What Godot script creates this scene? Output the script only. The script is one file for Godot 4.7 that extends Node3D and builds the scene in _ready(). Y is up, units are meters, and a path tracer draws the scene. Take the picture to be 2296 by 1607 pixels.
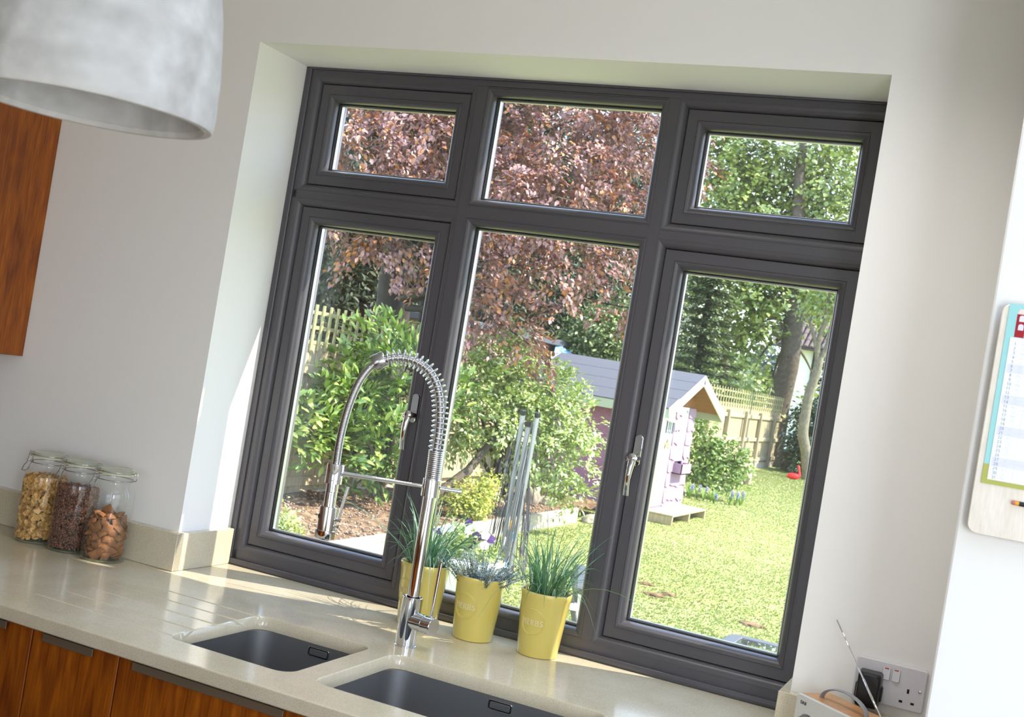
extends Node3D
# Kitchen window over a quartz worktop, looking out on a back garden. y is up, metres; the worktop's top is y = 0, the window's room face is z = 0.

const GROUND := -1.0
const FLOOR := -0.92
const CEIL := 1.78
const DEPTH := 0.2274      # window reveal: room face of the wall
const FRONT := 0.8582      # front edge of the worktop
const FAR_LIMIT := 300

var taken := {}
var M := {}
var rng := RandomNumberGenerator.new()

func _ready() -> void:
	rng.seed = 20
	set_camera()
	set_light()
	make_materials()
	build_room()
	build_window()
	build_worktop()
	build_cabinets()
	build_tap()
	build_herbs()
	build_jars()
	build_lamp()
	build_right_side()
	build_ground()
	build_fence()
	build_playhouse()
	build_trees()
	build_bushes()
	build_garden_things()

func set_camera() -> void:
	var cam := Camera3D.new()
	cam.name = "camera"
	add_child(cam)
	cam.transform = Transform3D(Basis(Vector3(0.904633, 0.163404, -0.393622), Vector3(-0.148914, 0.986557, 0.067309), Vector3(0.399329, -0.002274, 0.916805)), Vector3(1.966183, 0.680506, 2.776672))
	var at := CameraAttributesPhysical.new()
	at.frustum_focal_length = 50.0
	at.frustum_focus_distance = 3.3
	at.frustum_near = 0.05
	at.frustum_far = 400.0
	at.exposure_aperture = 15.0
	cam.attributes = at
	cam.projection = Camera3D.PROJECTION_FRUSTUM
	cam.near = 0.05
	cam.far = 400.0
	cam.size = 2.0 * 0.05 * 803.5 / 2679.29
	cam.current = true

func set_light() -> void:
	var we := WorldEnvironment.new()
	we.name = "sky"
	var e := Environment.new()
	var sm := ProceduralSkyMaterial.new()
	sm.sky_top_color = Color(0.70, 0.81, 0.97)
	sm.sky_horizon_color = Color(0.93, 0.96, 1.0)
	sm.sky_curve = 0.15
	sm.sky_energy_multiplier = 1.8
	sm.ground_bottom_color = Color(0.34, 0.36, 0.28)
	sm.ground_horizon_color = Color(0.5, 0.52, 0.48)
	sm.ground_energy_multiplier = 1.0
	sm.sun_angle_max = 4.0
	var sky := Sky.new()
	sky.sky_material = sm
	e.background_mode = Environment.BG_SKY
	e.sky = sky
	e.tonemap_mode = Environment.TONE_MAPPER_LINEAR
	e.tonemap_exposure = 1.2
	e.sdfgi_enabled = true
	e.ssao_enabled = true
	e.ssil_enabled = true
	we.environment = e
	add_child(we)
	var sun := DirectionalLight3D.new()
	sun.name = "sun"
	sun.light_color = Color(1.0, 0.965, 0.9)
	sun.light_energy = 3.6
	sun.light_angular_distance = 0.5
	sun.shadow_enabled = true
	add_child(sun)
	sun.look_at_from_position(Vector3.ZERO, Vector3(-1.0, -1.15, 0.385), Vector3.UP)

# ---------------------------------------------------------------- naming and tagging
func numbered(called: String, parent: Node) -> String:
	var key := str(parent.get_instance_id()) + "/" + called
	if not taken.has(key):
		taken[key] = 0
		return called
	taken[key] += 1
	return "%s_%03d" % [called, taken[key]]

func tag(o: Node, label := "", category := "", group := "", kind := "") -> Node:
	if label: o.set_meta("label", label)
	if category: o.set_meta("category", category)
	if group: o.set_meta("group", group)
	if kind: o.set_meta("kind", kind)
	return o

func thing(called: String, label: String, category: String, at := Vector3.ZERO, turn := 0.0, group := "", kind := "") -> Node3D:
	var o := Node3D.new()
	o.name = numbered(called, self)
	add_child(o, true)
	o.position = at
	o.rotation.y = turn
	tag(o, label, category, group, kind)
	return o

func put(called: String, mesh: Mesh, m: Material, parent: Node = self, at := Transform3D.IDENTITY) -> MeshInstance3D:
	var o := MeshInstance3D.new()
	o.name = numbered(called, parent)
	o.mesh = mesh
	o.material_override = m
	o.transform = at
	parent.add_child(o, true)
	return o

func copy(o: Node3D, label := "") -> Node3D:
	var c := o.duplicate() as Node3D
	var base := String(o.name)
	var cut := base.rfind("_")
	if cut > 0 and base.substr(cut + 1).is_valid_int(): base = base.substr(0, cut)
	c.name = numbered(base, self)
	add_child(c, true)
	if label: c.set_meta("label", label)
	return c

func scatter(called: String, mesh: Mesh, m: Material, places: Array, tints: Array, parent: Node) -> MultiMeshInstance3D:
	var mm := MultiMesh.new()
	mm.transform_format = MultiMesh.TRANSFORM_3D
	mm.use_colors = true
	mm.mesh = mesh
	mm.instance_count = places.size()
	for i in places.size():
		mm.set_instance_transform(i, places[i])
		mm.set_instance_color(i, tints[i])
	var o := MultiMeshInstance3D.new()
	o.name = numbered(called, parent)
	o.multimesh = mm
	o.material_override = m
	o.set_meta("kind", "stuff")
	parent.add_child(o, true)
	return o

# ---------------------------------------------------------------- mesh building
class Shape:
	var st := SurfaceTool.new()
	var group := 0
	func _init() -> void:
		st.begin(Mesh.PRIMITIVE_TRIANGLES)
		st.set_smooth_group(-1)
	func flat() -> Shape:
		st.set_smooth_group(-1)
		return self
	func smooth() -> Shape:
		group += 1
		st.set_smooth_group(group)
		return self
	func tri(a: Vector3, b: Vector3, c: Vector3) -> void:
		st.add_vertex(a); st.add_vertex(b); st.add_vertex(c)
	func quad(a: Vector3, b: Vector3, c: Vector3, d: Vector3) -> void:
		tri(a, b, c); tri(a, c, d)
	func face(p: Array, inside: Vector3) -> void:      # a convex face turned away from a point inside
		var n: Vector3 = (p[0] - p[2]).cross(p[0] - p[1])
		var mid := Vector3.ZERO
		for q in p: mid += q
		mid /= p.size()
		var turn: bool = n.dot(mid - inside) < 0.0
		for k in range(1, p.size() - 1):
			if turn: tri(p[0], p[k + 1], p[k])
			else: tri(p[0], p[k], p[k + 1])
	func box(c: Vector3, s: Vector3, bevel := 0.0, t := Transform3D.IDENTITY) -> Shape:
		var h := s * 0.5
		var b := minf(bevel, minf(h.x, minf(h.y, h.z)) * 0.9)
		var mid := t * c
		if b <= 0.0:
			for a in 3:
				for sg in [-1.0, 1.0]:
					var p := []
					for k in [[-1, -1], [1, -1], [1, 1], [-1, 1]]:
						var v := Vector3.ZERO
						v[a] = sg * h[a]; v[(a + 1) % 3] = k[0] * h[(a + 1) % 3]; v[(a + 2) % 3] = k[1] * h[(a + 2) % 3]
						p.append(t * (c + v))
					face(p, mid)
			return self
		var corner := func(sx: float, sy: float, sz: float, a: int) -> Vector3:
			var v := Vector3(sx * (h.x - b), sy * (h.y - b), sz * (h.z - b))
			v[a] = [sx, sy, sz][a] * h[a]
			return t * (c + v)
		for a in 3:
			var i := (a + 1) % 3
			var j := (a + 2) % 3
			for sg in [-1.0, 1.0]:
				var p := []
				for k in [[-1, -1], [1, -1], [1, 1], [-1, 1]]:
					var q := [0.0, 0.0, 0.0]
					q[a] = sg; q[i] = k[0]; q[j] = k[1]
					p.append(corner.call(q[0], q[1], q[2], a))
				face(p, mid)
				for sj in [-1.0, 1.0]:               # the edge along i between faces a and j
					var q0 := [0.0, 0.0, 0.0]; q0[a] = sg; q0[j] = sj; q0[i] = -1.0
					var q1 := q0.duplicate(); q1[i] = 1.0
					face([corner.call(q0[0], q0[1], q0[2], a), corner.call(q1[0], q1[1], q1[2], a), corner.call(q1[0], q1[1], q1[2], j), corner.call(q0[0], q0[1], q0[2], j)], mid)
		for sx in [-1.0, 1.0]:
			for sy in [-1.0, 1.0]:
				for sz in [-1.0, 1.0]:
					face([corner.call(sx, sy, sz, 0), corner.call(sx, sy, sz, 1), corner.call(sx, sy, sz, 2)], mid)
		return self
	func lathe(prof: Array, n := 32, t := Transform3D.IDENTITY, sharp := 35.0) -> Shape:      # prof: Vector2(radius, height), the outside to the left going up
		var last := Vector2.ZERO
		smooth()
		for k in prof.size() - 1:
			var p: Vector2 = prof[k]
			var q: Vector2 = prof[k + 1]
			var d := q - p
			if d.length() < 1e-7: continue
			if last != Vector2.ZERO and absf(rad_to_deg(last.angle_to(d))) > sharp: smooth()
			last = d
			for i in n:
				var u := TAU * i / n
				var v := TAU * ((i + 1) % n) / n
				var a := t * Vector3(p.x * cos(u), p.y, p.x * sin(u))
				var b := t * Vector3(p.x * cos(v), p.y, p.x * sin(v))
				var c := t * Vector3(q.x * cos(v), q.y, q.x * sin(v))
				var e := t * Vector3(q.x * cos(u), q.y, q.x * sin(u))
				if p.x < 1e-6: tri(a, c, e)
				elif q.x < 1e-6: tri(a, b, c)
				else: quad(a, b, c, e)
		return self
	func tube(pts: Array, radii: Array, n := 8, caps := true) -> Shape:
		var rings := []
		var up := Vector3.ZERO
		for k in pts.size():
			var d: Vector3 = (pts[mini(k + 1, pts.size() - 1)] - pts[maxi(k - 1, 0)]).normalized()
			if up == Vector3.ZERO: up = Vector3.RIGHT if absf(d.x) < 0.7 else Vector3.UP
			var x := (up - d * d.dot(up)).normalized()
			up = x
			var y := d.cross(x)
			var r: float = radii[mini(k, radii.size() - 1)]
			var ring := []
			for i in n: ring.append(pts[k] + (x * cos(TAU * i / n) + y * sin(TAU * i / n)) * r)
			rings.append(ring)
		smooth()
		for k in rings.size() - 1:
			for i in n:
				var j := (i + 1) % n
				quad(rings[k][i], rings[k + 1][i], rings[k + 1][j], rings[k][j])
		if caps:
			flat()
			for e in [0, rings.size() - 1]:
				face(rings[e], pts[1] if e == 0 else pts[pts.size() - 2])
		return self
	func loft(rings: Array, cap_first := true, cap_last := true, sharp := 40.0) -> Shape:      # rings of equal size, closed loops
		var n: int = rings[0].size()
		var last := Vector3.ZERO
		smooth()
		for k in rings.size() - 1:
			var d: Vector3 = (rings[k + 1][0] - rings[k][0]).normalized()
			if last != Vector3.ZERO and rad_to_deg(last.angle_to(d)) > sharp: smooth()
			last = d
			for i in n:
				var j := (i + 1) % n
				quad(rings[k][i], rings[k + 1][i], rings[k + 1][j], rings[k][j])
		flat()
		for e in [0, rings.size() - 1]:
			if (e == 0 and cap_first) or (e > 0 and cap_last):
				var c := Vector3.ZERO
				for q in rings[e]: c += q
				c /= n
				for i in n:
					if e == 0: tri(c, rings[e][i], rings[e][(i + 1) % n])
					else: tri(c, rings[e][(i + 1) % n], rings[e][i])
		return self
	func frame(x0: float, y0: float, x1: float, y1: float, prof: Array, sharp := 25.0) -> Shape:    # prof: Vector2(inset, z) swept round a rectangle with mitred corners
		for side in 4:
			smooth()
			var last := Vector2.ZERO
			for k in prof.size() - 1:
				var p: Vector2 = prof[k]
				var q: Vector2 = prof[k + 1]
				if last != Vector2.ZERO and absf(rad_to_deg(last.angle_to(q - p))) > sharp: smooth()
				last = q - p
				var at := func(w: Vector2, c: int) -> Vector3:
					var i := w.x
					return [Vector3(x0 + i, y0 + i, w.y), Vector3(x1 - i, y0 + i, w.y), Vector3(x1 - i, y1 - i, w.y), Vector3(x0 + i, y1 - i, w.y)][c % 4]
				quad(at.call(p, side), at.call(q, side), at.call(q, side + 1), at.call(p, side + 1))
		return self
	func prism(poly: Array, z0: float, z1: float, t := Transform3D.IDENTITY) -> Shape:       # polygon in x, y drawn between two depths
		var pv := PackedVector2Array(poly)
		if Geometry2D.is_polygon_clockwise(pv): pv.reverse()
		var ids := Geometry2D.triangulate_polygon(pv)
		flat()
		for k in range(0, ids.size(), 3):
			var a := pv[ids[k]]
			var b := pv[ids[k + 1]]
			var c := pv[ids[k + 2]]
			if (b - a).cross(c - a) < 0.0:
				var w := b; b = c; c = w
			tri(t * Vector3(a.x, a.y, z1), t * Vector3(c.x, c.y, z1), t * Vector3(b.x, b.y, z1))
			tri(t * Vector3(a.x, a.y, z0), t * Vector3(b.x, b.y, z0), t * Vector3(c.x, c.y, z0))
		for k in pv.size():
			var a := pv[k]
			var b := pv[(k + 1) % pv.size()]
			quad(t * Vector3(a.x, a.y, z0), t * Vector3(a.x, a.y, z1), t * Vector3(b.x, b.y, z1), t * Vector3(b.x, b.y, z0))
		return self
	func blob(c: Vector3, r: Vector3, rough: float, noise: FastNoiseLite, n := 14) -> Shape:   # a lumpy stone or clump
		smooth()
		var at := func(i: int, j: int) -> Vector3:
			var th := PI * i / n
			var ph := TAU * (j % (2 * n)) / (2 * n)
			var d := Vector3(sin(th) * cos(ph), cos(th), sin(th) * sin(ph))
			return c + d * r * (1.0 + rough * noise.get_noise_3dv(d * 60.0 + c * 37.0))
		for i in n:
			for j in 2 * n:
				if i > 0: tri(at.call(i, j), at.call(i, j + 1), at.call(i + 1, j))
				if i < n - 1: tri(at.call(i, j + 1), at.call(i + 1, j + 1), at.call(i + 1, j))
		return self
	func mesh() -> ArrayMesh:
		st.generate_normals()
		return st.commit()

func rounded(x0: float, z0: float, x1: float, z1: float, r: float, y: float, grow := 0.0, n := 6) -> Array:      # a rounded rectangle lying flat, as a ring
	var out := []
	var rr := maxf(r + grow, 0.001)
	for c in [[x1 - r, z1 - r, 0.0], [x0 + r, z1 - r, 0.25], [x0 + r, z0 + r, 0.5], [x1 - r, z0 + r, 0.75]]:
		for k in n + 1:
			var a: float = TAU * (c[2] + 0.25 * k / n)
			out.append(Vector3(c[0] + rr * cos(a), y, c[1] + rr * sin(a)))
	return out

func rounded2(w: float, h: float, r: float, n := 5) -> Array:       # the same as a polygon round the origin
	var out := []
	for v in rounded(-w / 2, -h / 2, w / 2, h / 2, r, 0.0, 0.0, n): out.append(Vector2(v.x, v.z))
	return out

func letters(text: String, height: float, depth: float, bold := false) -> ArrayMesh:
	var f := SystemFont.new()
	f.font_names = PackedStringArray(["Droid Sans"])
	if bold: f.font_weight = 700
	var t := TextMesh.new()
	t.font = f
	t.text = text
	t.font_size = 32
	t.pixel_size = height / 24.0
	t.depth = depth
	t.curve_step = 1.5
	var am := ArrayMesh.new()
	am.add_surface_from_arrays(Mesh.PRIMITIVE_TRIANGLES, t.get_mesh_arrays())
	return am

func facing(x: Vector3, y: Vector3, at := Vector3.ZERO) -> Transform3D:
	return Transform3D(Basis(x, y, x.cross(y)), at)

# ---------------------------------------------------------------- materials
func mat(called: String, c: Color, rough := 0.6, metal := 0.0, spec := 0.5) -> StandardMaterial3D:
	var m := StandardMaterial3D.new()
	m.resource_name = called
	m.albedo_color = c
	m.roughness = rough
	m.metallic = metal
	m.metallic_specular = spec
	m.cull_mode = BaseMaterial3D.CULL_DISABLED
	M[called] = m
	return m

func picture(w: int, h: int, dot: Callable) -> ImageTexture:
	var im := Image.create(w, h, false, Image.FORMAT_RGB8)
	for y in h:
		for x in w: im.set_pixel(x, y, dot.call(x, y))
	return ImageTexture.create_from_image(im)

func noise_of(s: int, freq: float, octaves := 3) -> FastNoiseLite:
	var n := FastNoiseLite.new()
	n.seed = s
	n.noise_type = FastNoiseLite.TYPE_SIMPLEX_SMOOTH
	n.frequency = freq
	n.fractal_octaves = octaves
	return n

func seamless(w: int, h: int, s: int, freq: float, octaves := 4) -> Image:
	return noise_of(s, freq, octaves).get_seamless_image(w, h)

func tinted(im: Image, a: Color, b: Color, c := Color(0, 0, 0, 0)) -> ImageTexture:
	return picture(im.get_width(), im.get_height(), func(x: int, y: int) -> Color:
		var v := im.get_pixel(x, y).r
		if c.a == 0.0: return a.lerp(b, v)
		return a.lerp(b, v * 2.0) if v < 0.5 else b.lerp(c, v * 2.0 - 1.0))

func wood(called: String, dark: Color, light: Color, rough: float, scale: Vector3, world := false, s := 5) -> StandardMaterial3D:
	var fine := noise_of(s, 0.11, 3)
	var broad := noise_of(s + 1, 0.02, 2)
	var m := mat(called, Color.WHITE, rough)
	m.albedo_texture = picture(256, 512, func(x: int, y: int) -> Color:
		var xx := x if x < 128 else 255 - x
		var yy := y if y < 256 else 511 - y
		var v := 0.5 + 0.42 * fine.get_noise_2d(xx * 2.2, yy * 0.07) + 0.4 * broad.get_noise_2d(xx * 2.0 + 3.0 * broad.get_noise_2d(xx, yy * 0.6), yy * 0.25)
		return dark.lerp(light, clampf(v, 0.0, 1.0)))
	m.uv1_triplanar = true
	m.uv1_world_triplanar = world
	m.uv1_scale = scale
	return m

func make_materials() -> void:
	var wall := mat("wall_paint", Color(0.915, 0.91, 0.90), 0.85, 0.0, 0.3)
	wall.heightmap_enabled = true
	wall.heightmap_texture = ImageTexture.create_from_image(seamless(256, 256, 3, 0.03, 4))
	wall.heightmap_scale = 0.03
	wall.uv1_triplanar = true
	wall.uv1_world_triplanar = true
	wall.uv1_scale = Vector3(3, 3, 3)
	mat("ceiling_paint", Color(0.93, 0.93, 0.92), 0.9)
	wood("floor_oak", Color(0.36, 0.34, 0.32), Color(0.46, 0.44, 0.41), 0.45, Vector3(1, 1, 1), true, 40)
	var up := mat("upvc", Color(0.30, 0.292, 0.312), 0.36, 0.0, 0.5)
	up.heightmap_enabled = true
	up.heightmap_texture = ImageTexture.create_from_image(seamless(256, 256, 8, 0.12, 2))
	up.heightmap_scale = 0.012
	up.uv1_triplanar = true
	up.uv1_scale = Vector3(9, 9, 9)
	mat("gasket", Color(0.03, 0.03, 0.032), 0.6)
	mat("spacer", Color(0.72, 0.73, 0.74), 0.3, 0.9)
	var g := mat("pane_glass", Color(0.9, 0.97, 0.95, 0.008), 0.0)
	g.transparency = BaseMaterial3D.TRANSPARENCY_ALPHA
	var lg := mat("lid_glass", Color(0.66, 0.72, 0.58, 0.22), 0.02)
	lg.transparency = BaseMaterial3D.TRANSPARENCY_ALPHA
	var j := mat("jar_glass", Color(0.80, 0.86, 0.78, 0.03), 0.02)
	j.transparency = BaseMaterial3D.TRANSPARENCY_ALPHA
	mat("chrome", Color(0.86, 0.86, 0.87), 0.06, 1.0)
	mat("steel_wire", Color(0.7, 0.7, 0.71), 0.22, 1.0)
	mat("sink_steel", Color(0.56, 0.56, 0.57), 0.42, 0.85)
	mat("handle_steel", Color(0.46, 0.41, 0.34), 0.5, 0.5)
	mat("dark_gap", Color(0.03, 0.028, 0.025), 0.8)
	var speck := noise_of(12, 0.35, 2)
	var cloud := seamless(256, 256, 15, 0.012, 3)
	var quartz := mat("quartz", Color.WHITE, 0.13, 0.0, 0.55)
	quartz.albedo_texture = picture(512, 512, func(x: int, y: int) -> Color:
		var xx := x if x < 256 else 511 - x
		var yy := y if y < 256 else 511 - y
		var v := speck.get_noise_2d(xx * 1.7, yy * 1.7)
		var c := Color(0.77, 0.73, 0.63).lerp(Color(0.81, 0.775, 0.685), cloud.get_pixel(x / 2, y / 2).r)
		if v > 0.36: c = c.lerp(Color(0.88, 0.86, 0.8), 0.5)
		if v < -0.42: c = c.lerp(Color(0.48, 0.44, 0.37), 0.45)
		return c)
	quartz.uv1_triplanar = true
	quartz.uv1_world_triplanar = true
	quartz.uv1_scale = Vector3(2.2, 2.2, 2.2)
	wood("teak", Color(0.40, 0.18, 0.018), Color(0.66, 0.365, 0.055), 0.36, Vector3(2.4, 2.0, 2.4), true, 21)
	wood("teak_light", Color(0.46, 0.23, 0.05), Color(0.66, 0.40, 0.11), 0.4, Vector3(2.4, 2.0, 2.4), true, 24)
	wood("beech", Color(0.66, 0.46, 0.28), Color(0.78, 0.58, 0.38), 0.35, Vector3(3, 3, 3), false, 27)
	wood("birch_board", Color(0.85, 0.81, 0.75), Color(0.92, 0.895, 0.85), 0.45, Vector3(3, 6, 3), false, 30)
	var con := mat("concrete", Color.WHITE, 0.85)
	con.albedo_texture = tinted(seamless(256, 256, 31, 0.014, 4), Color(0.60, 0.595, 0.59), Color(0.77, 0.77, 0.775))
	con.uv1_triplanar = true
	con.uv1_scale = Vector3(5, 5, 5)
	mat("lamp_metal", Color(0.55, 0.54, 0.53), 0.35, 0.7)
	var gz := mat("glaze", Color(0.84, 0.765, 0.40), 0.2, 0.0, 0.5)
	gz.clearcoat_enabled = true
	gz.clearcoat = 0.6
	gz.clearcoat_roughness = 0.06
	mat("glaze_rim", Color(0.86, 0.80, 0.58), 0.3)
	mat("potting_soil", Color(0.09, 0.075, 0.06), 0.95)
	leaf_mat("grass_blade", 0.42, Color(0.25, 0.4, 0.25))
	leaf_mat("leaf", 0.3, Color(0.3, 0.42, 0.12))
	leaf_mat("purple_leaf", 0.3, Color(0.40, 0.16, 0.09))
	leaf_mat("needle", 0.6, Color(0.1, 0.14, 0.06))
	leaf_mat("petal", 0.6, Color(0.3, 0.3, 0.4))
	mat("bark", Color(0.36, 0.31, 0.24), 0.9)
	mat("pale_bark", Color(0.50, 0.47, 0.37), 0.85)
	mat("dark_bark", Color(0.16, 0.13, 0.10), 0.9)
	mat("twig", Color(0.5, 0.45, 0.36), 0.85)
	for n in [["bark", 60], ["pale_bark", 62], ["dark_bark", 64]]:
		var b: StandardMaterial3D = M[n[0]]
		var base := b.albedo_color
		b.albedo_color = Color.WHITE
		b.albedo_texture = tinted(seamless(128, 256, n[1], 0.05, 3), base.darkened(0.35), base.lightened(0.12))
		b.uv1_triplanar = true
		b.uv1_scale = Vector3(2.5, 0.6, 2.5)
	var lawn := mat("lawn", Color.WHITE, 0.95, 0.0, 0.2)
	var patch := seamless(512, 512, 70, 0.01, 4)
	var blade := noise_of(71, 0.33, 2)
	lawn.albedo_texture = picture(512, 512, func(x: int, y: int) -> Color:
		var c := Color(0.49, 0.535, 0.28).lerp(Color(0.61, 0.635, 0.39), clampf(patch.get_pixel(x, y).r * 1.3 - 0.15, 0.0, 1.0))
		return c.lerp(Color(0.68, 0.69, 0.47), clampf(0.25 + 0.5 * blade.get_noise_2d(x, y), 0.0, 0.6)))
	lawn.uv1_triplanar = true
	lawn.uv1_world_triplanar = true
	lawn.uv1_scale = Vector3(0.35, 0.35, 0.35)
	var soil := mat("soil", Color.WHITE, 0.95, 0.0, 0.2)
	soil.albedo_texture = tinted(seamless(256, 256, 74, 0.04, 5), Color(0.25, 0.19, 0.14), Color(0.46, 0.37, 0.28), Color(0.62, 0.54, 0.44))
	soil.uv1_triplanar = true
	soil.uv1_world_triplanar = true
	soil.uv1_scale = Vector3(0.9, 0.9, 0.9)
	var stone := mat("stone", Color.WHITE, 0.9)
	stone.albedo_texture = tinted(seamless(256, 256, 77, 0.02, 4), Color(0.46, 0.42, 0.36), Color(0.72, 0.68, 0.60))
	stone.uv1_triplanar = true
	stone.uv1_scale = Vector3(2, 2, 2)
	var pav := mat("paving", Color.WHITE, 0.85)
	pav.albedo_texture = tinted(seamless(256, 256, 79, 0.03, 4), Color(0.64, 0.60, 0.52), Color(0.76, 0.72, 0.64))
	pav.uv1_triplanar = true
	pav.uv1_world_triplanar = true
	pav.uv1_scale = Vector3(1.5, 1.5, 1.5)
	wood("fence_wood", Color(0.58, 0.53, 0.41), Color(0.72, 0.67, 0.54), 0.85, Vector3(2, 0.8, 2), true, 83)
	wood("trellis_wood", Color(0.55, 0.53, 0.35), Color(0.69, 0.67, 0.49), 0.85, Vector3(3, 1, 3), true, 86)
	wood("post_wood", Color(0.5, 0.45, 0.35), Color(0.64, 0.59, 0.48), 0.85, Vector3(2, 0.8, 2), true, 89)
	wood("deck_wood", Color(0.58, 0.51, 0.37), Color(0.72, 0.66, 0.53), 0.85, Vector3(2, 2, 2), false, 92)
	wood("soffit_wood", Color(0.46, 0.29, 0.16), Color(0.62, 0.42, 0.25), 0.8, Vector3(2, 2, 2), false, 95)
	wood("mauve_wood", Color(0.58, 0.42, 0.53), Color(0.68, 0.52, 0.64), 0.8, Vector3(1.5, 5, 1.5), false, 98)
	mat("mauve_sunlit", Color(0.57, 0.47, 0.555), 0.8)  # same mauve boards, with the washed-out sunlit tone put into the colour
	mat("white_gloss", Color(0.9, 0.9, 0.88), 0.4)
	mat("pale_green", Color(0.72, 0.78, 0.68), 0.6)
	var felt := mat("roof_felt", Color.WHITE, 0.9)
	felt.albedo_texture = tinted(seamless(256, 256, 101, 0.3, 2), Color(0.27, 0.275, 0.30), Color(0.37, 0.38, 0.405))
	felt.uv1_triplanar = true
	felt.uv1_scale = Vector3(2, 2, 2)
	mat("house_pane", Color(0.55, 0.62, 0.62), 0.08, 0.0, 0.8)
	mat("aluminium", Color(0.58, 0.59, 0.61), 0.4, 0.7)
	mat("black_plastic", Color(0.035, 0.035, 0.04), 0.32)
	mat("grey_line", Color(0.25, 0.25, 0.27), 0.7)
	mat("rust", Color(0.42, 0.24, 0.15), 0.85)
	var rust: StandardMaterial3D = M.rust
	rust.albedo_color = Color.WHITE
	rust.albedo_texture = tinted(seamless(128, 128, 104, 0.04, 4), Color(0.36, 0.34, 0.33), Color(0.50, 0.30, 0.19))
	rust.uv1_triplanar = true
	rust.uv1_scale = Vector3(1.5, 0.6, 1.5)
	mat("galvanised", Color(0.52, 0.55, 0.6), 0.5, 0.6)
	mat("red_plastic", Color(0.86, 0.16, 0.16), 0.4)
	mat("render_white", Color(0.86, 0.86, 0.82), 0.9)
	mat("roof_tile", Color(0.36, 0.31, 0.29), 0.9)
	mat("pink_render", Color(0.56, 0.42, 0.38), 0.9)
	mat("blue_tarp", Color(0.45, 0.68, 0.86), 0.45)
	mat("garden_grey", Color(0.3, 0.31, 0.32), 0.45, 0.2)
	mat("canvas_white", Color(0.88, 0.87, 0.84), 0.8)
	mat("socket_white", Color(0.80, 0.79, 0.81), 0.32)
	mat("switch_white", Color(0.84, 0.84, 0.85), 0.3)
	var pg := mat("panel_glow", Color(0.9, 0.9, 0.9), 0.6)
	pg.emission_enabled = true
	pg.emission = Color(0.95, 0.98, 1.0)
	pg.emission_energy_multiplier = 3.0
	mat("red_mark", Color(0.7, 0.03, 0.1), 0.4)
	mat("radio_silver", Color(0.78, 0.78, 0.76), 0.38, 0.15)
	mat("speaker_grey", Color(0.5, 0.5, 0.5), 0.45, 0.3)
	mat("screen_dark", Color(0.16, 0.17, 0.13), 0.12)
	mat("grey_plastic", Color(0.52, 0.52, 0.55), 0.4)
	mat("paper", Color(0.93, 0.94, 0.96), 0.75)
	mat("turquoise", Color(0.60, 0.82, 0.82), 0.7)
	mat("olive", Color(0.68, 0.69, 0.35), 0.7)
	mat("print_grey", Color(0.45, 0.46, 0.5), 0.8)
	mat("rule_line", Color(0.8, 0.81, 0.86), 0.8)
	mat("weekend", Color(0.86, 0.87, 0.94), 0.8)
	mat("house_red", Color(0.62, 0.03, 0.12), 0.7)
	mat("house_roof", Color(0.92, 0.84, 0.8), 0.7)
	mat("house_light", Color(0.86, 0.86, 0.93), 0.7)
	mat("house_door", Color(0.93, 0.7, 0.72), 0.7)
	mat("pencil_yellow", Color(0.85, 0.62, 0.08), 0.4)
	mat("rubber", Color(0.78, 0.45, 0.4), 0.8)
	mat("cornflake", Color.WHITE, 0.6)
	mat("puff", Color.WHITE, 0.45)
	M.cornflake.vertex_color_use_as_albedo = true
	M.puff.vertex_color_use_as_albedo = true
	wood("wheat", Color(0.42, 0.25, 0.12), Color(0.66, 0.44, 0.25), 0.8, Vector3(40, 40, 40), false, 110)
	mat("seal", Color(0.8, 0.78, 0.66), 0.5)

func leaf_mat(called: String, rough: float, through: Color) -> void:
	var m := mat(called, Color.WHITE, rough, 0.0, 0.5)
	m.vertex_color_use_as_albedo = true
	m.backlight_enabled = true
	m.backlight = through

# ---------------------------------------------------------------- the room
func span(s: Shape, lo: Vector3, hi: Vector3, bevel := 0.0) -> Shape:
	return s.box((lo + hi) * 0.5, hi - lo, bevel)

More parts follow.
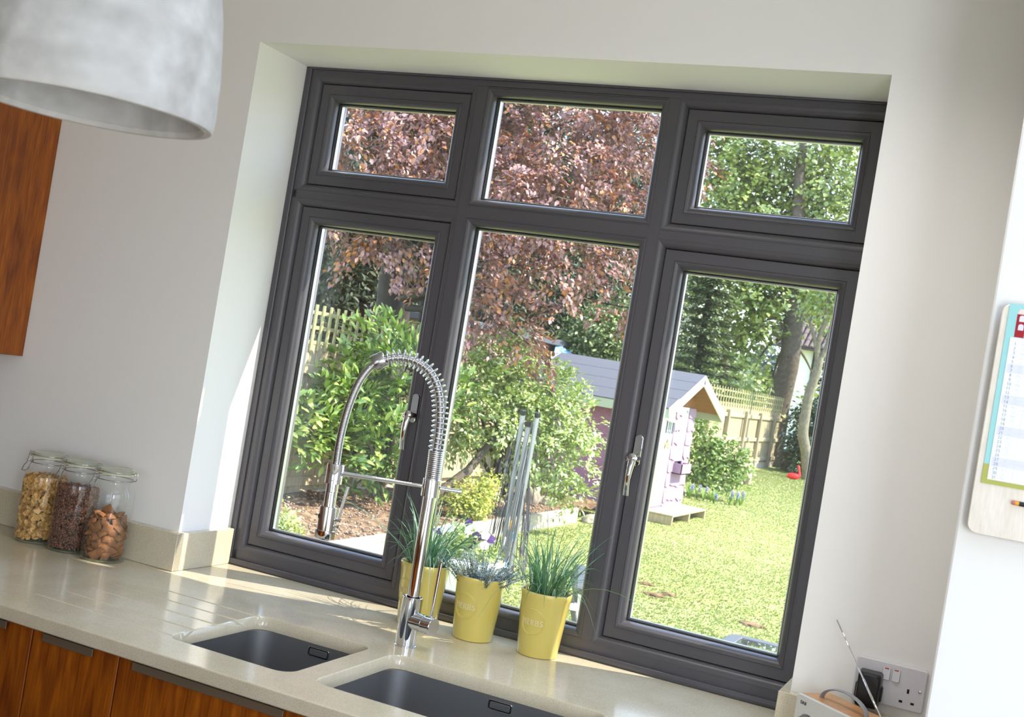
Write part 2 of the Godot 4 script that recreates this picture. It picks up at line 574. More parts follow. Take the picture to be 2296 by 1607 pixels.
func build_room() -> void:
	var w := Shape.new()
	for layer in [[-0.0895, 0.0, 1.622, -0.01, 1.402], [0.0, DEPTH, 1.601, -0.03, 1.397]]:
		var z0: float = layer[0]
		var z1: float = layer[1]
		span(w, Vector3(-2.8, GROUND - 0.2, z0), Vector3(0, 2.0, z1))
		span(w, Vector3(layer[2], GROUND - 0.2, z0), Vector3(4.7, 2.0, z1))
		span(w, Vector3(0, GROUND - 0.2, z0), Vector3(layer[2], layer[3], z1))
		span(w, Vector3(0, layer[4], z0), Vector3(layer[2], 2.0, z1))
	tag(put("wall_front", w.mesh(), M.wall_paint), "white painted kitchen wall with a deep opening round the grey window", "wall", "", "structure")
	w = Shape.new()
	span(w, Vector3(1.889, FLOOR, DEPTH), Vector3(4.4, CEIL, 0.8), 0.003)
	tag(put("wall_right", w.mesh(), M.wall_paint), "bright white wall standing forward, with the memo board hung on it", "wall", "", "structure")
	w = Shape.new()
	span(w, Vector3(-2.8, FLOOR - 0.1, DEPTH), Vector3(-2.6, 2.0, 6.4))
	tag(put("wall_left", w.mesh(), M.wall_paint), "plain white wall at the dim left end of the kitchen", "wall", "", "structure")
	w = Shape.new()
	span(w, Vector3(-2.8, FLOOR - 0.1, 6.2), Vector3(0.9, 2.0, 6.4))
	span(w, Vector3(3.1, FLOOR - 0.1, 6.2), Vector3(4.7, 2.0, 6.4))
	span(w, Vector3(0.9, 1.45, 6.2), Vector3(3.1, 2.0, 6.4))  # gap below is out of view, placed to bring daylight in from behind
	tag(put("wall_back", w.mesh(), M.wall_paint), "white wall behind the camera with a wide unseen opening placed to let daylight in", "wall", "", "structure")
	w = Shape.new()
	span(w, Vector3(4.4, FLOOR - 0.1, DEPTH), Vector3(4.6, 2.0, 1.3))
	span(w, Vector3(4.4, FLOOR - 0.1, 5.4), Vector3(4.6, 2.0, 6.4))
	span(w, Vector3(4.4, 1.45, 1.3), Vector3(4.6, 2.0, 5.4))  # unseen gap below, placed to let daylight in from the right
	tag(put("wall_side", w.mesh(), M.wall_paint), "white side wall with a wide unseen opening placed to let daylight in", "wall", "", "structure")
	w = Shape.new()
	span(w, Vector3(-2.8, FLOOR - 0.1, DEPTH), Vector3(4.6, FLOOR, 6.4))
	tag(put("floor", w.mesh(), M.floor_oak), "oak boarded kitchen floor", "floor", "", "structure")
	w = Shape.new()
	var o := [2.0, 2.8, 1.0, 2.3]          # unseen ceiling opening, placed to light the worktop and right wall
	span(w, Vector3(-2.8, CEIL, DEPTH), Vector3(o[0], CEIL + 0.2, 6.4))
	span(w, Vector3(o[1], CEIL, DEPTH), Vector3(4.6, CEIL + 0.2, 6.4))
	span(w, Vector3(o[0], CEIL, DEPTH), Vector3(o[1], CEIL + 0.2, o[2]))
	span(w, Vector3(o[0], CEIL, o[3]), Vector3(o[1], CEIL + 0.2, 6.4))
	tag(put("ceiling", w.mesh(), M.ceiling_paint), "white plastered ceiling with an unseen opening placed to light the right end", "ceiling", "", "structure")

	var tc := thing("unseen_tall_cabinet", "unseen tall brown wood cupboards, placed to keep the left end dim", "cabinet", Vector3(-2.6, FLOOR, 0.9))  # out of view, placed to cut the bounce off the left wall
	for k in 5:
		w = Shape.new()
		span(w, Vector3(0.001, 0.08, 0.6 * k), Vector3(0.55, 2.3, 0.6 * k + 0.597), 0.002)
		put("carcass", w.mesh(), M.teak_light, tc)
		w = Shape.new()
		span(w, Vector3(0.552, 0.1, 0.6 * k + 0.002), Vector3(0.572, 2.3, 0.6 * k + 0.595), 0.002)
		put("door", w.mesh(), M.teak, tc)
	w = Shape.new()
	span(w, Vector3(0.001, 0.0, 0), Vector3(0.5, 0.08, 3.0))
	put("plinth", w.mesh(), M.teak, tc)
	# unseen island under the lamp, placed to shade the base cupboards
	var il := thing("unseen_island", "unseen brown wood island with a quartz top, placed to shade the base cupboards", "island", Vector3(0.5, FLOOR, 2.3))
	w = Shape.new()
	span(w, Vector3(-1.1, 0.1, -0.29), Vector3(1.05, -FLOOR - 0.031, 0.29), 0.002)
	put("carcass", w.mesh(), M.teak, il)
	w = Shape.new()
	span(w, Vector3(-1.06, 0.0, -0.24), Vector3(1.0, 0.1, 0.24))
	put("plinth", w.mesh(), M.teak, il)
	w = Shape.new()
	span(w, Vector3(-1.13, -FLOOR - 0.03, -0.32), Vector3(1.08, -FLOOR, 0.32), 0.002)
	put("top", w.mesh(), M.quartz, il)
	# two unseen ceiling lamps, placed to brighten the worktop and lower right wall
	for x in [0.98, 1.55]:
		var dl := thing("unseen_downlight", "unseen round ceiling lamp placed to light the %s" % ("tap" if x < 1.2 else "radio end of the worktop"), "lamp", Vector3(x, CEIL, 0.80), 0.0, "unseen ceiling lamps")
		w = Shape.new()
		w.lathe([Vector2(0.030, -0.001), Vector2(0.032, -0.006), Vector2(0.042, -0.006), Vector2(0.046, -0.0005), Vector2(0.030, -0.0005)], 32)
		put("rim", w.mesh(), M.white_gloss, dl)
		w = Shape.new()
		w.lathe([Vector2(0, -0.003), Vector2(0.031, -0.003), Vector2(0.031, -0.0005), Vector2(0, -0.0005)], 28)
		put("lens", w.mesh(), M.panel_glow, dl)
		var sp := SpotLight3D.new()
		sp.name = "unseen_downlight_light"
		sp.spot_angle = 62.0
		sp.spot_angle_attenuation = 1.0
		sp.spot_range = 8.0
		sp.spot_attenuation = 2.0
		sp.light_size = 0.06
		sp.light_color = Color(1.0, 0.985, 0.965)
		sp.light_energy = 0.8
		sp.shadow_enabled = true
		dl.add_child(sp)
		sp.position = Vector3(0, -0.01, 0)
		sp.rotation.x = -PI / 2
	# unseen panel lamp behind the camera, placed to light the wall from the right
	var t := thing("unseen_panel_lamp", "unseen panel lamp behind the camera, placed to light the wall from the right", "lamp", Vector3(2.70, FLOOR, 2.95), 0.32)
	w = Shape.new()
	span(w, Vector3(-0.22, 0.9, 0.001), Vector3(0.22, 1.9, 0.035), 0.006)
	put("housing", w.mesh(), M.white_gloss, t)
	w = Shape.new()
	span(w, Vector3(-0.21, 0.91, -0.003), Vector3(0.21, 1.89, 0.002))
	put("diffuser", w.mesh(), M.panel_glow, t)
	w = Shape.new()
	w.tube([Vector3(0, 0.02, 0.05), Vector3(0, 1.75, 0.05)], [0.012], 12)
	put("pole", w.mesh(), M.grey_plastic, t)
	w = Shape.new()
	w.lathe([Vector2(0, 0.0005), Vector2(0.17, 0.0005), Vector2(0.17, 0.012), Vector2(0.02, 0.024), Vector2(0, 0.024)], 30, Transform3D(Basis.IDENTITY, Vector3(0, 0, 0.05)))
	put("base", w.mesh(), M.grey_plastic, t)
	var a := AreaLight3D.new()
	a.name = "unseen_panel_light"
	a.area_size = Vector2(0.42, 0.98)
	a.light_color = Color(0.95, 0.98, 1.0)
	a.light_energy = 1.55
	a.shadow_enabled = true
	t.add_child(a)
	a.position = Vector3(0, 1.4, -0.012)

# ---------------------------------------------------------------- the window
func round_edge(i0: float, z0: float, i1: float, z1: float, n := 6) -> Array:      # a quarter round from the face in to the rebate
	var out := []
	for k in n + 1:
		var a := PI / 2 * k / n
		out.append(Vector2(i0 + (i1 - i0) * sin(a), z1 + (z0 - z1) * cos(a)))
	return out

func glazing(parent: Node, x0: float, y0: float, x1: float, y1: float, zf: float) -> void:      # bead, gaskets, spacer and sealed unit in one light; x0.. is the bead's outer edge
	var b := Shape.new()
	var prof := [Vector2(-0.0006, zf - 0.003), Vector2(-0.0006, zf + 0.001), Vector2(0.0015, zf + 0.001), Vector2(0.0022, zf - 0.0004)]
	prof.append_array(round_edge(0.0035, zf + 0.0004, 0.0205, zf - 0.019))
	prof.append_array([Vector2(0.0205, zf - 0.026)])
	b.frame(x0, y0, x1, y1, prof)
	put("glazing_bead", b.mesh(), M.upvc, parent)
	var k := Shape.new()
	k.frame(x0, y0, x1, y1, [Vector2(0.0185, zf - 0.0255), Vector2(0.0235, zf - 0.0265), Vector2(0.0235, zf - 0.0295), Vector2(0.015, zf - 0.0295)])
	put("gasket", k.mesh(), M.gasket, parent)
	var s := Shape.new()
	s.frame(x0, y0, x1, y1, [Vector2(0.012, zf - 0.034), Vector2(0.027, zf - 0.034), Vector2(0.027, zf - 0.046), Vector2(0.012, zf - 0.046)])
	put("spacer_bar", s.mesh(), M.spacer, parent)
	var g := Shape.new()
	var i := 0.012
	span(g, Vector3(x0 + i, y0 + i, zf - 0.050), Vector3(x1 - i, y1 - i, zf - 0.030))
	put("pane", g.mesh(), M.pane_glass, parent)
	var e := Shape.new()
	e.frame(x0, y0, x1, y1, [Vector2(0.004, zf - 0.052), Vector2(0.0235, zf - 0.052), Vector2(0.019, zf - 0.07), Vector2(0.0, zf - 0.07)])
	put("outer_lip", e.mesh(), M.upvc, parent)

func casement(win: Node, x0: float, y0: float, x1: float, y1: float) -> Node3D:      # x0.. is the frame's inner edge
	var s := Node3D.new()
	s.name = numbered("sash", win)
	win.add_child(s, true)
	var z := -0.013
	var w := 0.026
	var f := Shape.new()
	f.frame(x0 + 0.0015, y0 + 0.0015, x1 - 0.0015, y1 - 0.0015, [Vector2(0, -0.078), Vector2(0, z - 0.0015), Vector2(0.0015, z), Vector2(w, z), Vector2(w, z - 0.002), Vector2(w + 0.008, z - 0.03), Vector2(w + 0.008, -0.052), Vector2(w + 0.006, -0.078), Vector2(0, -0.078)])
	put("sash_frame", f.mesh(), M.upvc, s)
	glazing(s, x0 + w, y0 + w, x1 - w, y1 - w, z)
	return s

func build_window() -> void:
	var win := thing("window_1", "anthracite grey casement window of six lights over the worktop", "window", Vector3.ZERO, 0.0, "", "structure")
	var cols := [[0.050, 0.5155], [0.5635, 1.0573], [1.1053, 1.5700]]
	var rows := [[0.0590, 1.0125], [1.0735, 1.3565]]
	var mids := [[0.0418, 1.0312], [1.0622, 1.3737]]
	var lug := 0.019          # width of the rounded edge beside each sash
	var f := Shape.new()
	var b := -0.07
	span(f, Vector3(0.0005, 0.0, b), Vector3(0.0185, 1.396, 0.0068), 0.002)                                # edge trim
	span(f, Vector3(0.018, 0.0, b), Vector3(cols[0][0] - lug, 1.396, 0), 0.001)
	span(f, Vector3(cols[2][1] + lug, 0.0, b), Vector3(1.6, 1.396, 0), 0.001)
	span(f, Vector3(0.0005, 1.3915, b), Vector3(1.6, 1.3965, 0.0068), 0.0015)
	span(f, Vector3(cols[0][0] - lug - 0.001, rows[1][1] + lug, b), Vector3(1.6, 1.392, 0), 0.001)
	span(f, Vector3(0.019, 0.0005, b), Vector3(1.6, 0.0418, 0), 0.001)
	put("outer_frame", f.mesh(), M.upvc, win)
	for x in [[cols[0][1] + lug, cols[1][0]], [cols[1][1], cols[2][0] - lug]]:
		var m := Shape.new()
		span(m, Vector3(x[0], 0.04, b), Vector3(x[1], 1.376, 0.0003), 0.001)
		put("mullion", m.mesh(), M.upvc, win)
	for k in 3:
		var t := Shape.new()
		var y0: float = rows[0][1] + lug if k != 1 else mids[0][1]
		var y1: float = rows[1][0] - lug if k != 1 else mids[1][0]
		var x0: float = [0.019, cols[1][0] - 0.001, cols[2][0] - lug - 0.001][k]
		var x1: float = [cols[0][1] + lug + 0.001, cols[1][1] + 0.001, 1.6][k]
		span(t, Vector3(x0, y0, b), Vector3(x1, y1, 0.0), 0.001)
		put("transom", t.mesh(), M.upvc, win)
	for c in [0, 2]:
		for r in 2:
			var q := Shape.new()
			var prof := [Vector2(-0.0195, -0.05), Vector2(-0.0195, 0.0008), Vector2(-0.017, 0.0008)]
			prof.append_array(round_edge(-0.0165, 0.0002, 0.0, -0.0155))
			prof.append_array([Vector2(0.0, -0.07)])
			q.frame(cols[c][0], rows[r][0], cols[c][1], rows[r][1], prof)
			put("frame_moulding", q.mesh(), M.upvc, win)
	var sashes := []
	for c in [0, 2]:
		for r in 2: sashes.append(casement(win, cols[c][0], rows[r][0], cols[c][1], rows[r][1]))
	for r in 2: glazing(win, cols[1][0], mids[r][0], cols[1][1], mids[r][1], 0.0)
	var s := Shape.new()
	var pts := [Vector2(0.0, 0.0), Vector2(0.012, 0.0)]
	for k in 7: pts.append(Vector2(0.012 + 0.003 * cos(-PI / 2 + PI * k / 6), 0.0085 + 0.0085 * sin(-PI / 2 + PI * k / 6)))
	pts.append(Vector2(0.0, 0.0175))
	s.prism(pts, 0.012, 1.6, facing(Vector3(0, 0, 1), Vector3(0, 1, 0)) * Transform3D(Basis(Vector3(1, 0, 0), Vector3(0, 1, 0), Vector3(0, 0, -1)), Vector3.ZERO))
	put("sill_strip", s.mesh(), M.upvc, win)
	# the two handles
	var right := handle_mesh()
	var left := put("handle", right, M.chrome, sashes[0], Transform3D(Basis.IDENTITY, Vector3(0.5005, 0.517, -0.013)))
	tag(left, "polished chrome lever handle")
	tag(put("handle", right, M.chrome, sashes[2], Transform3D(Basis.IDENTITY, Vector3(1.1195, 0.517, -0.013))), "polished chrome lever handle")

func handle_mesh() -> ArrayMesh:
	var s := Shape.new()
	var oval := func(w: float, h: float, z: float, y: float) -> Array:
		var out := []
		for k in 24:
			var a := TAU * k / 24
			out.append(Vector3(w * cos(a), y + (h - w) * signf(sin(a)) * (1.0 if absf(sin(a)) > 0.01 else 0.0) + w * sin(a), z))
		out.reverse()
		return out
	s.loft([oval.call(0.0112, 0.04, 0.0, 0.0), oval.call(0.0112, 0.04, 0.004, 0.0), oval.call(0.0095, 0.038, 0.007, 0.0)], false, true)
	# neck, then the tapering lever that hangs down and out
	s.lathe([Vector2(0.0105, 0.0), Vector2(0.0105, 0.022), Vector2(0.0122, 0.03), Vector2(0.0115, 0.036), Vector2(0.006, 0.039), Vector2(0, 0.0395)], 20, facing(Vector3(1, 0, 0), Vector3(0, 0, 1), Vector3(0, -0.018, 0.002)))
	var rings := []
	for k in 9:
		var u := k / 8.0
		var y := -0.012 - 0.098 * u
		var z := 0.031 + 0.012 * sin(u * PI * 0.9) - 0.006 * u
		var w := lerpf(0.0105, 0.0062, minf(1.0, u * 1.6)) + (0.0014 * maxf(0.0, u - 0.7) / 0.3)
		var d := lerpf(0.009, 0.0042, minf(1.0, u * 1.5))
		var ring := []
		for i in 14: ring.append(Vector3(-0.004 * u + w * cos(TAU * i / 14), y, z + d * sin(TAU * i / 14)))
		rings.append(ring)
	s.loft(rings)
	s.lathe([Vector2(0, 0.0), Vector2(0.0065, 0.0), Vector2(0.0065, 0.008), Vector2(0.005, 0.0095), Vector2(0, 0.0095)], 16, facing(Vector3(0, 1, 0), Vector3(-0.8, 0, 0.6), Vector3(-0.008, -0.022, 0.03)))
	return s.mesh()

# ---------------------------------------------------------------- worktop, sinks and upstands
func build_worktop() -> void:
	var top := CSGCombiner3D.new()
	top.name = "worktop"
	add_child(top)
	tag(top, "beige quartz worktop with two sink cut-outs and drainer grooves", "worktop")
	var slab := CSGMesh3D.new()
	var s := Shape.new()
	var x0 := -2.55
	var x1 := 1.889
	var prof := [Vector2(0.014, 0), Vector2(FRONT - 0.0025, 0), Vector2(FRONT - 0.0007, -0.0007), Vector2(FRONT, -0.0025), Vector2(FRONT, -0.0275), Vector2(FRONT - 0.0025, -0.03), Vector2(0.014, -0.03)]
	s.prism(prof, -x1, -x0, Transform3D(Basis(Vector3(0, 0, 1), Vector3(0, 1, 0), Vector3(-1, 0, 0)), Vector3.ZERO))
	slab.mesh = s.mesh()
	slab.material = M.quartz
	slab.name = "slab"
	top.add_child(slab)
	# beyond the reveal the slab stops at the wall
	for x in [[-2.6, 0.0], [1.601, 1.95]]:
		var c := CSGBox3D.new()
		c.size = Vector3(x[1] - x[0], 0.1, DEPTH)
		c.position = Vector3((x[0] + x[1]) / 2, -0.02, DEPTH / 2 + 0.0005)
		c.operation = CSGShape3D.OPERATION_SUBTRACTION
		c.material = M.quartz
		c.name = "notch"
		top.add_child(c, true)
	var holes := [[0.4096, 0.4077, 0.715, 0.7459, 0.035], [0.7728, 0.4077, 1.2764, 0.7459, 0.035]]
	for h in holes:
		var c := CSGMesh3D.new()
		var q := Shape.new()
		var rings := []
		for l in [[0.02, 0.0225], [0.0, 0.0025], [-0.0025, 0.0], [-0.06, 0.0]]: rings.append(rounded(h[0], h[1], h[2], h[3], h[4], l[0], l[1], 8))
		q.loft(rings)
		c.mesh = q.mesh()
		c.material = M.quartz
		c.operation = CSGShape3D.OPERATION_SUBTRACTION
		c.name = "cut_out"
		top.add_child(c, true)
	for k in 5:
		var z: float = [0.4265, 0.499, 0.574, 0.652, 0.730][k]
		var xs: float = [0.055, 0.047, 0.043, 0.040, 0.035][k]
		var c := CSGMesh3D.new()
		var q := Shape.new()
		q.tube([Vector3(xs, 0.0050, z), Vector3(0.44, 0.0022, z)], [0.0056], 14)
		c.mesh = q.mesh()
		c.material = M.quartz
		c.operation = CSGShape3D.OPERATION_SUBTRACTION
		c.name = "groove"
		top.add_child(c, true)
	var n := 0
	for h in holes:
		var sink := thing("sink", ["small square undermounted steel sink bowl in front of the leftmost herb pot", "large undermounted steel sink bowl to the right of the tap"][n], "sink", Vector3.ZERO, 0.0, "undermounted steel sink bowls")
		var b := Shape.new()
		var rings := []
		for l in [[-0.0305, 0.014], [-0.0305, 0.0], [-0.165, -0.006], [-0.178, -0.010], [-0.187, -0.018], [-0.1905, -0.03], [-0.192, -0.05]]: rings.append(rounded(h[0], h[1], h[2], h[3], h[4] + 0.02, l[0], l[1], 10))
		b.loft(rings, false, true, 50.0)
		rings = []
		for l in [[-0.194, -0.03], [-0.18, -0.006], [-0.032, 0.002], [-0.032, 0.014], [-0.0305, 0.014]]: rings.append(rounded(h[0], h[1], h[2], h[3], h[4] + 0.02, l[0], l[1], 10))
		b.loft(rings, true, false, 50.0)
		put("bowl", b.mesh(), M.sink_steel, sink)
		var cx: float = [0.5805, 1.0395][n]
		var at := facing(Vector3(1, 0, 0), Vector3(0, 1, 0.04).normalized(), Vector3(cx, -0.0475, h[1] + 0.0012))
		var o := Shape.new()
		var lay := func(w: float, hh: float, r: float, z: float) -> Array:
			var out := []
			for v in rounded2(w, hh, r): out.append(at * Vector3(v.x, v.y, z))
			out.reverse()
			return out
		o.loft([lay.call(0.056, 0.0225, 0.005, -0.001), lay.call(0.056, 0.0225, 0.005, 0.0015), lay.call(0.053, 0.0195, 0.004, 0.0022), lay.call(0.0515, 0.018, 0.0035, 0.0008)], false, true)
		put("overflow_rim", o.mesh(), M.steel_wire, sink)
		var slot := Shape.new()
		slot.loft([lay.call(0.0515, 0.018, 0.0035, 0.0009), lay.call(0.0515, 0.018, 0.0035, 0.0012)], false, true)
		put("overflow_slot", slot.mesh(), M.dark_gap, sink)
		var cov := Shape.new()
		cov.loft([lay.call(0.047, 0.0138, 0.003, 0.0009), lay.call(0.047, 0.0138, 0.003, 0.0026), lay.call(0.046, 0.0128, 0.0026, 0.003)], false, true)
		var cover := put("overflow_cover", cov.mesh(), M.sink_steel, sink)
		if n == 1:
			put("raised_lettering", letters("FRANKE", 0.0052, 0.0006, true), M.sink_steel, cover, at * Transform3D(Basis.IDENTITY, Vector3(0, 0, 0.0032)))
		var d := Shape.new()
		d.lathe([Vector2(0.0, -0.1885), Vector2(0.03, -0.1885), Vector2(0.044, -0.1905), Vector2(0.045, -0.192)], 32, Transform3D(Basis.IDENTITY, Vector3((h[0] + h[2]) / 2, 0.0, (h[1] + h[3]) / 2 - 0.02)))
		put("strainer", d.mesh(), M.steel_wire, sink)
		n += 1
	# upstands: along the wall on the left, in the left reveal, and on the right
	var u := Shape.new()
	span(u, Vector3(-2.55, 0.0004, DEPTH + 0.0003), Vector3(0.0203, 0.098, 0.2551), 0.0012)
	tag(put("upstand", u.mesh(), M.quartz), "low beige quartz upstand along the wall behind the cereal jars", "upstand")
	u = Shape.new()
	span(u, Vector3(0.0003, 0.0004, 0.0145), Vector3(0.0203, 0.098, 0.2549), 0.0012)
	tag(put("upstand", u.mesh(), M.quartz), "short sunlit quartz upstand in the left side of the window opening", "upstand")
	u = Shape.new()
	span(u, Vector3(1.581, 0.0004, DEPTH + 0.0003), Vector3(1.8885, 0.1005, 0.2551), 0.0012)
	tag(put("upstand", u.mesh(), M.quartz), "beige quartz upstand at the right end, behind the radio", "upstand")
	u = Shape.new()
	span(u, Vector3(1.581, 0.0004, 0.0165), Vector3(1.6008, 0.1005, DEPTH), 0.0012)
	tag(put("upstand", u.mesh(), M.quartz), "quartz upstand in the right side of the window opening", "upstand")

# ---------------------------------------------------------------- cupboards
func build_cabinets() -> void:
	var edges := [[-0.32, 0.1420, 1], [0.1455, 0.3755, 0], [0.3785, 0.8360, 1], [0.8390, 1.40, 1]]
	var pulls := [[-0.1, 0.078], [0.180, 0.316], [0.419, 0.783], [0.92, 1.3]]
	var labels := ["brown wood base cupboard at the left edge, only its corner showing", "narrow brown wood base cupboard with a short steel edge pull", "wide brown wood base cupboard under the small sink, with a long edge pull", "brown wood base cupboard under the large sink"]
	for k in 4:
		var x0: float = edges[k][0]
		var x1: float = edges[k][1]
		var c := thing("base_cabinet", labels[k], "cabinet", Vector3(0, FLOOR, 0), 0.0, "base cupboards under the worktop")
		var y := -FLOOR
		var b := Shape.new()
		span(b, Vector3(x0 - 0.0012, 0.1, 0.27), Vector3(x0 + 0.016, y - 0.21, 0.815))
		span(b, Vector3(x1 - 0.016, 0.1, 0.27), Vector3(x1 + 0.0012, y - 0.21, 0.815))
		span(b, Vector3(x0, 0.1, 0.27), Vector3(x1, 0.118, 0.815))
		span(b, Vector3(x0, 0.1, 0.27), Vector3(x1, y - 0.032, 0.28))
		put("carcass", b.mesh(), M.teak_light, c)
		var p := Shape.new()
		span(p, Vector3(x0, 0.0, 0.70), Vector3(x1, 0.1, 0.718))
		put("plinth", p.mesh(), M.teak, c)
		var d := Shape.new()
		span(d, Vector3(x0, 0.112, 0.818), Vector3(x1, y - 0.0365, 0.838), 0.0012)
		var door := put("door", d.mesh(), M.teak, c)
		var h := Shape.new()
		var a: float = pulls[k][0]
		var e: float = pulls[k][1]
		span(h, Vector3(a, y - 0.0365, 0.820), Vector3(e, y - 0.0348, 0.8480), 0.0005)
		span(h, Vector3(a, y - 0.0515, 0.8465), Vector3(e, y - 0.0348, 0.8482), 0.0005)
		put("edge_pull", h.mesh(), M.handle_steel, door)
	var w := thing("wall_cabinet", "brown wood wall cupboard at the left edge, half behind the concrete lamp", "cabinet", Vector3(-0.631, 0.47, DEPTH))
	var s := Shape.new()
	span(s, Vector3(-0.6, 0, 0.0005), Vector3(-0.018, 0.018, 0.31), 0.001)
	span(s, Vector3(-0.6, 0.882, 0.0005), Vector3(-0.018, 0.9, 0.31), 0.001)
	span(s, Vector3(-0.6, 0, 0.0005), Vector3(-0.582, 0.9, 0.31), 0.001)
	span(s, Vector3(-0.6, 0, 0.0005), Vector3(-0.018, 0.9, 0.01))
	put("carcass", s.mesh(), M.teak_light, w)
	s = Shape.new()
	span(s, Vector3(-0.018, -0.001, 0.0005), Vector3(0.0, 0.901, 0.331), 0.0012)
	put("end_panel", s.mesh(), M.teak, w)
	for k in 2:
		s = Shape.new()
		span(s, Vector3(-0.6 + 0.292 * k, 0, 0.312), Vector3(-0.6 + 0.292 * k + 0.289, 0.9, 0.331), 0.0012)
		put("door", s.mesh(), M.teak, w)

# ---------------------------------------------------------------- the tap
func curve_points(ctrl: Array, per := 12) -> Array:
	var c := Curve3D.new()
	for k in ctrl.size():
		var d: Vector3 = (ctrl[mini(k + 1, ctrl.size() - 1)] - ctrl[maxi(k - 1, 0)]) / 6.0
		c.add_point(ctrl[k], -d, d)
	var out := []
	var n := per * (ctrl.size() - 1)
	for i in n + 1: out.append(c.sample_baked(c.get_baked_length() * i / n, true))
	return out

func coil(path: Array, radius: float, wire: float, turns: float, steps := 14, n := 6) -> ArrayMesh:
	var c := Curve3D.new()
	for p in path: c.add_point(p)
	c.bake_interval = 0.002
	var length := c.get_baked_length()
	var total := int(turns * steps)
	var pts := []
	for i in total + 1:
		var u := length * i / total
		var p := c.sample_baked(u, true)
		var d := (c.sample_baked(minf(u + 0.002, length), true) - c.sample_baked(maxf(u - 0.002, 0.0), true)).normalized()
		var side := d.cross(Vector3(0.5, 0, 0.866)).normalized()
		var out := side.cross(d).normalized()
		var a := TAU * turns * i / total
		pts.append(p + (side * cos(a) + out * sin(a)) * radius)
	return Shape.new().tube(pts, [wire], n).mesh()

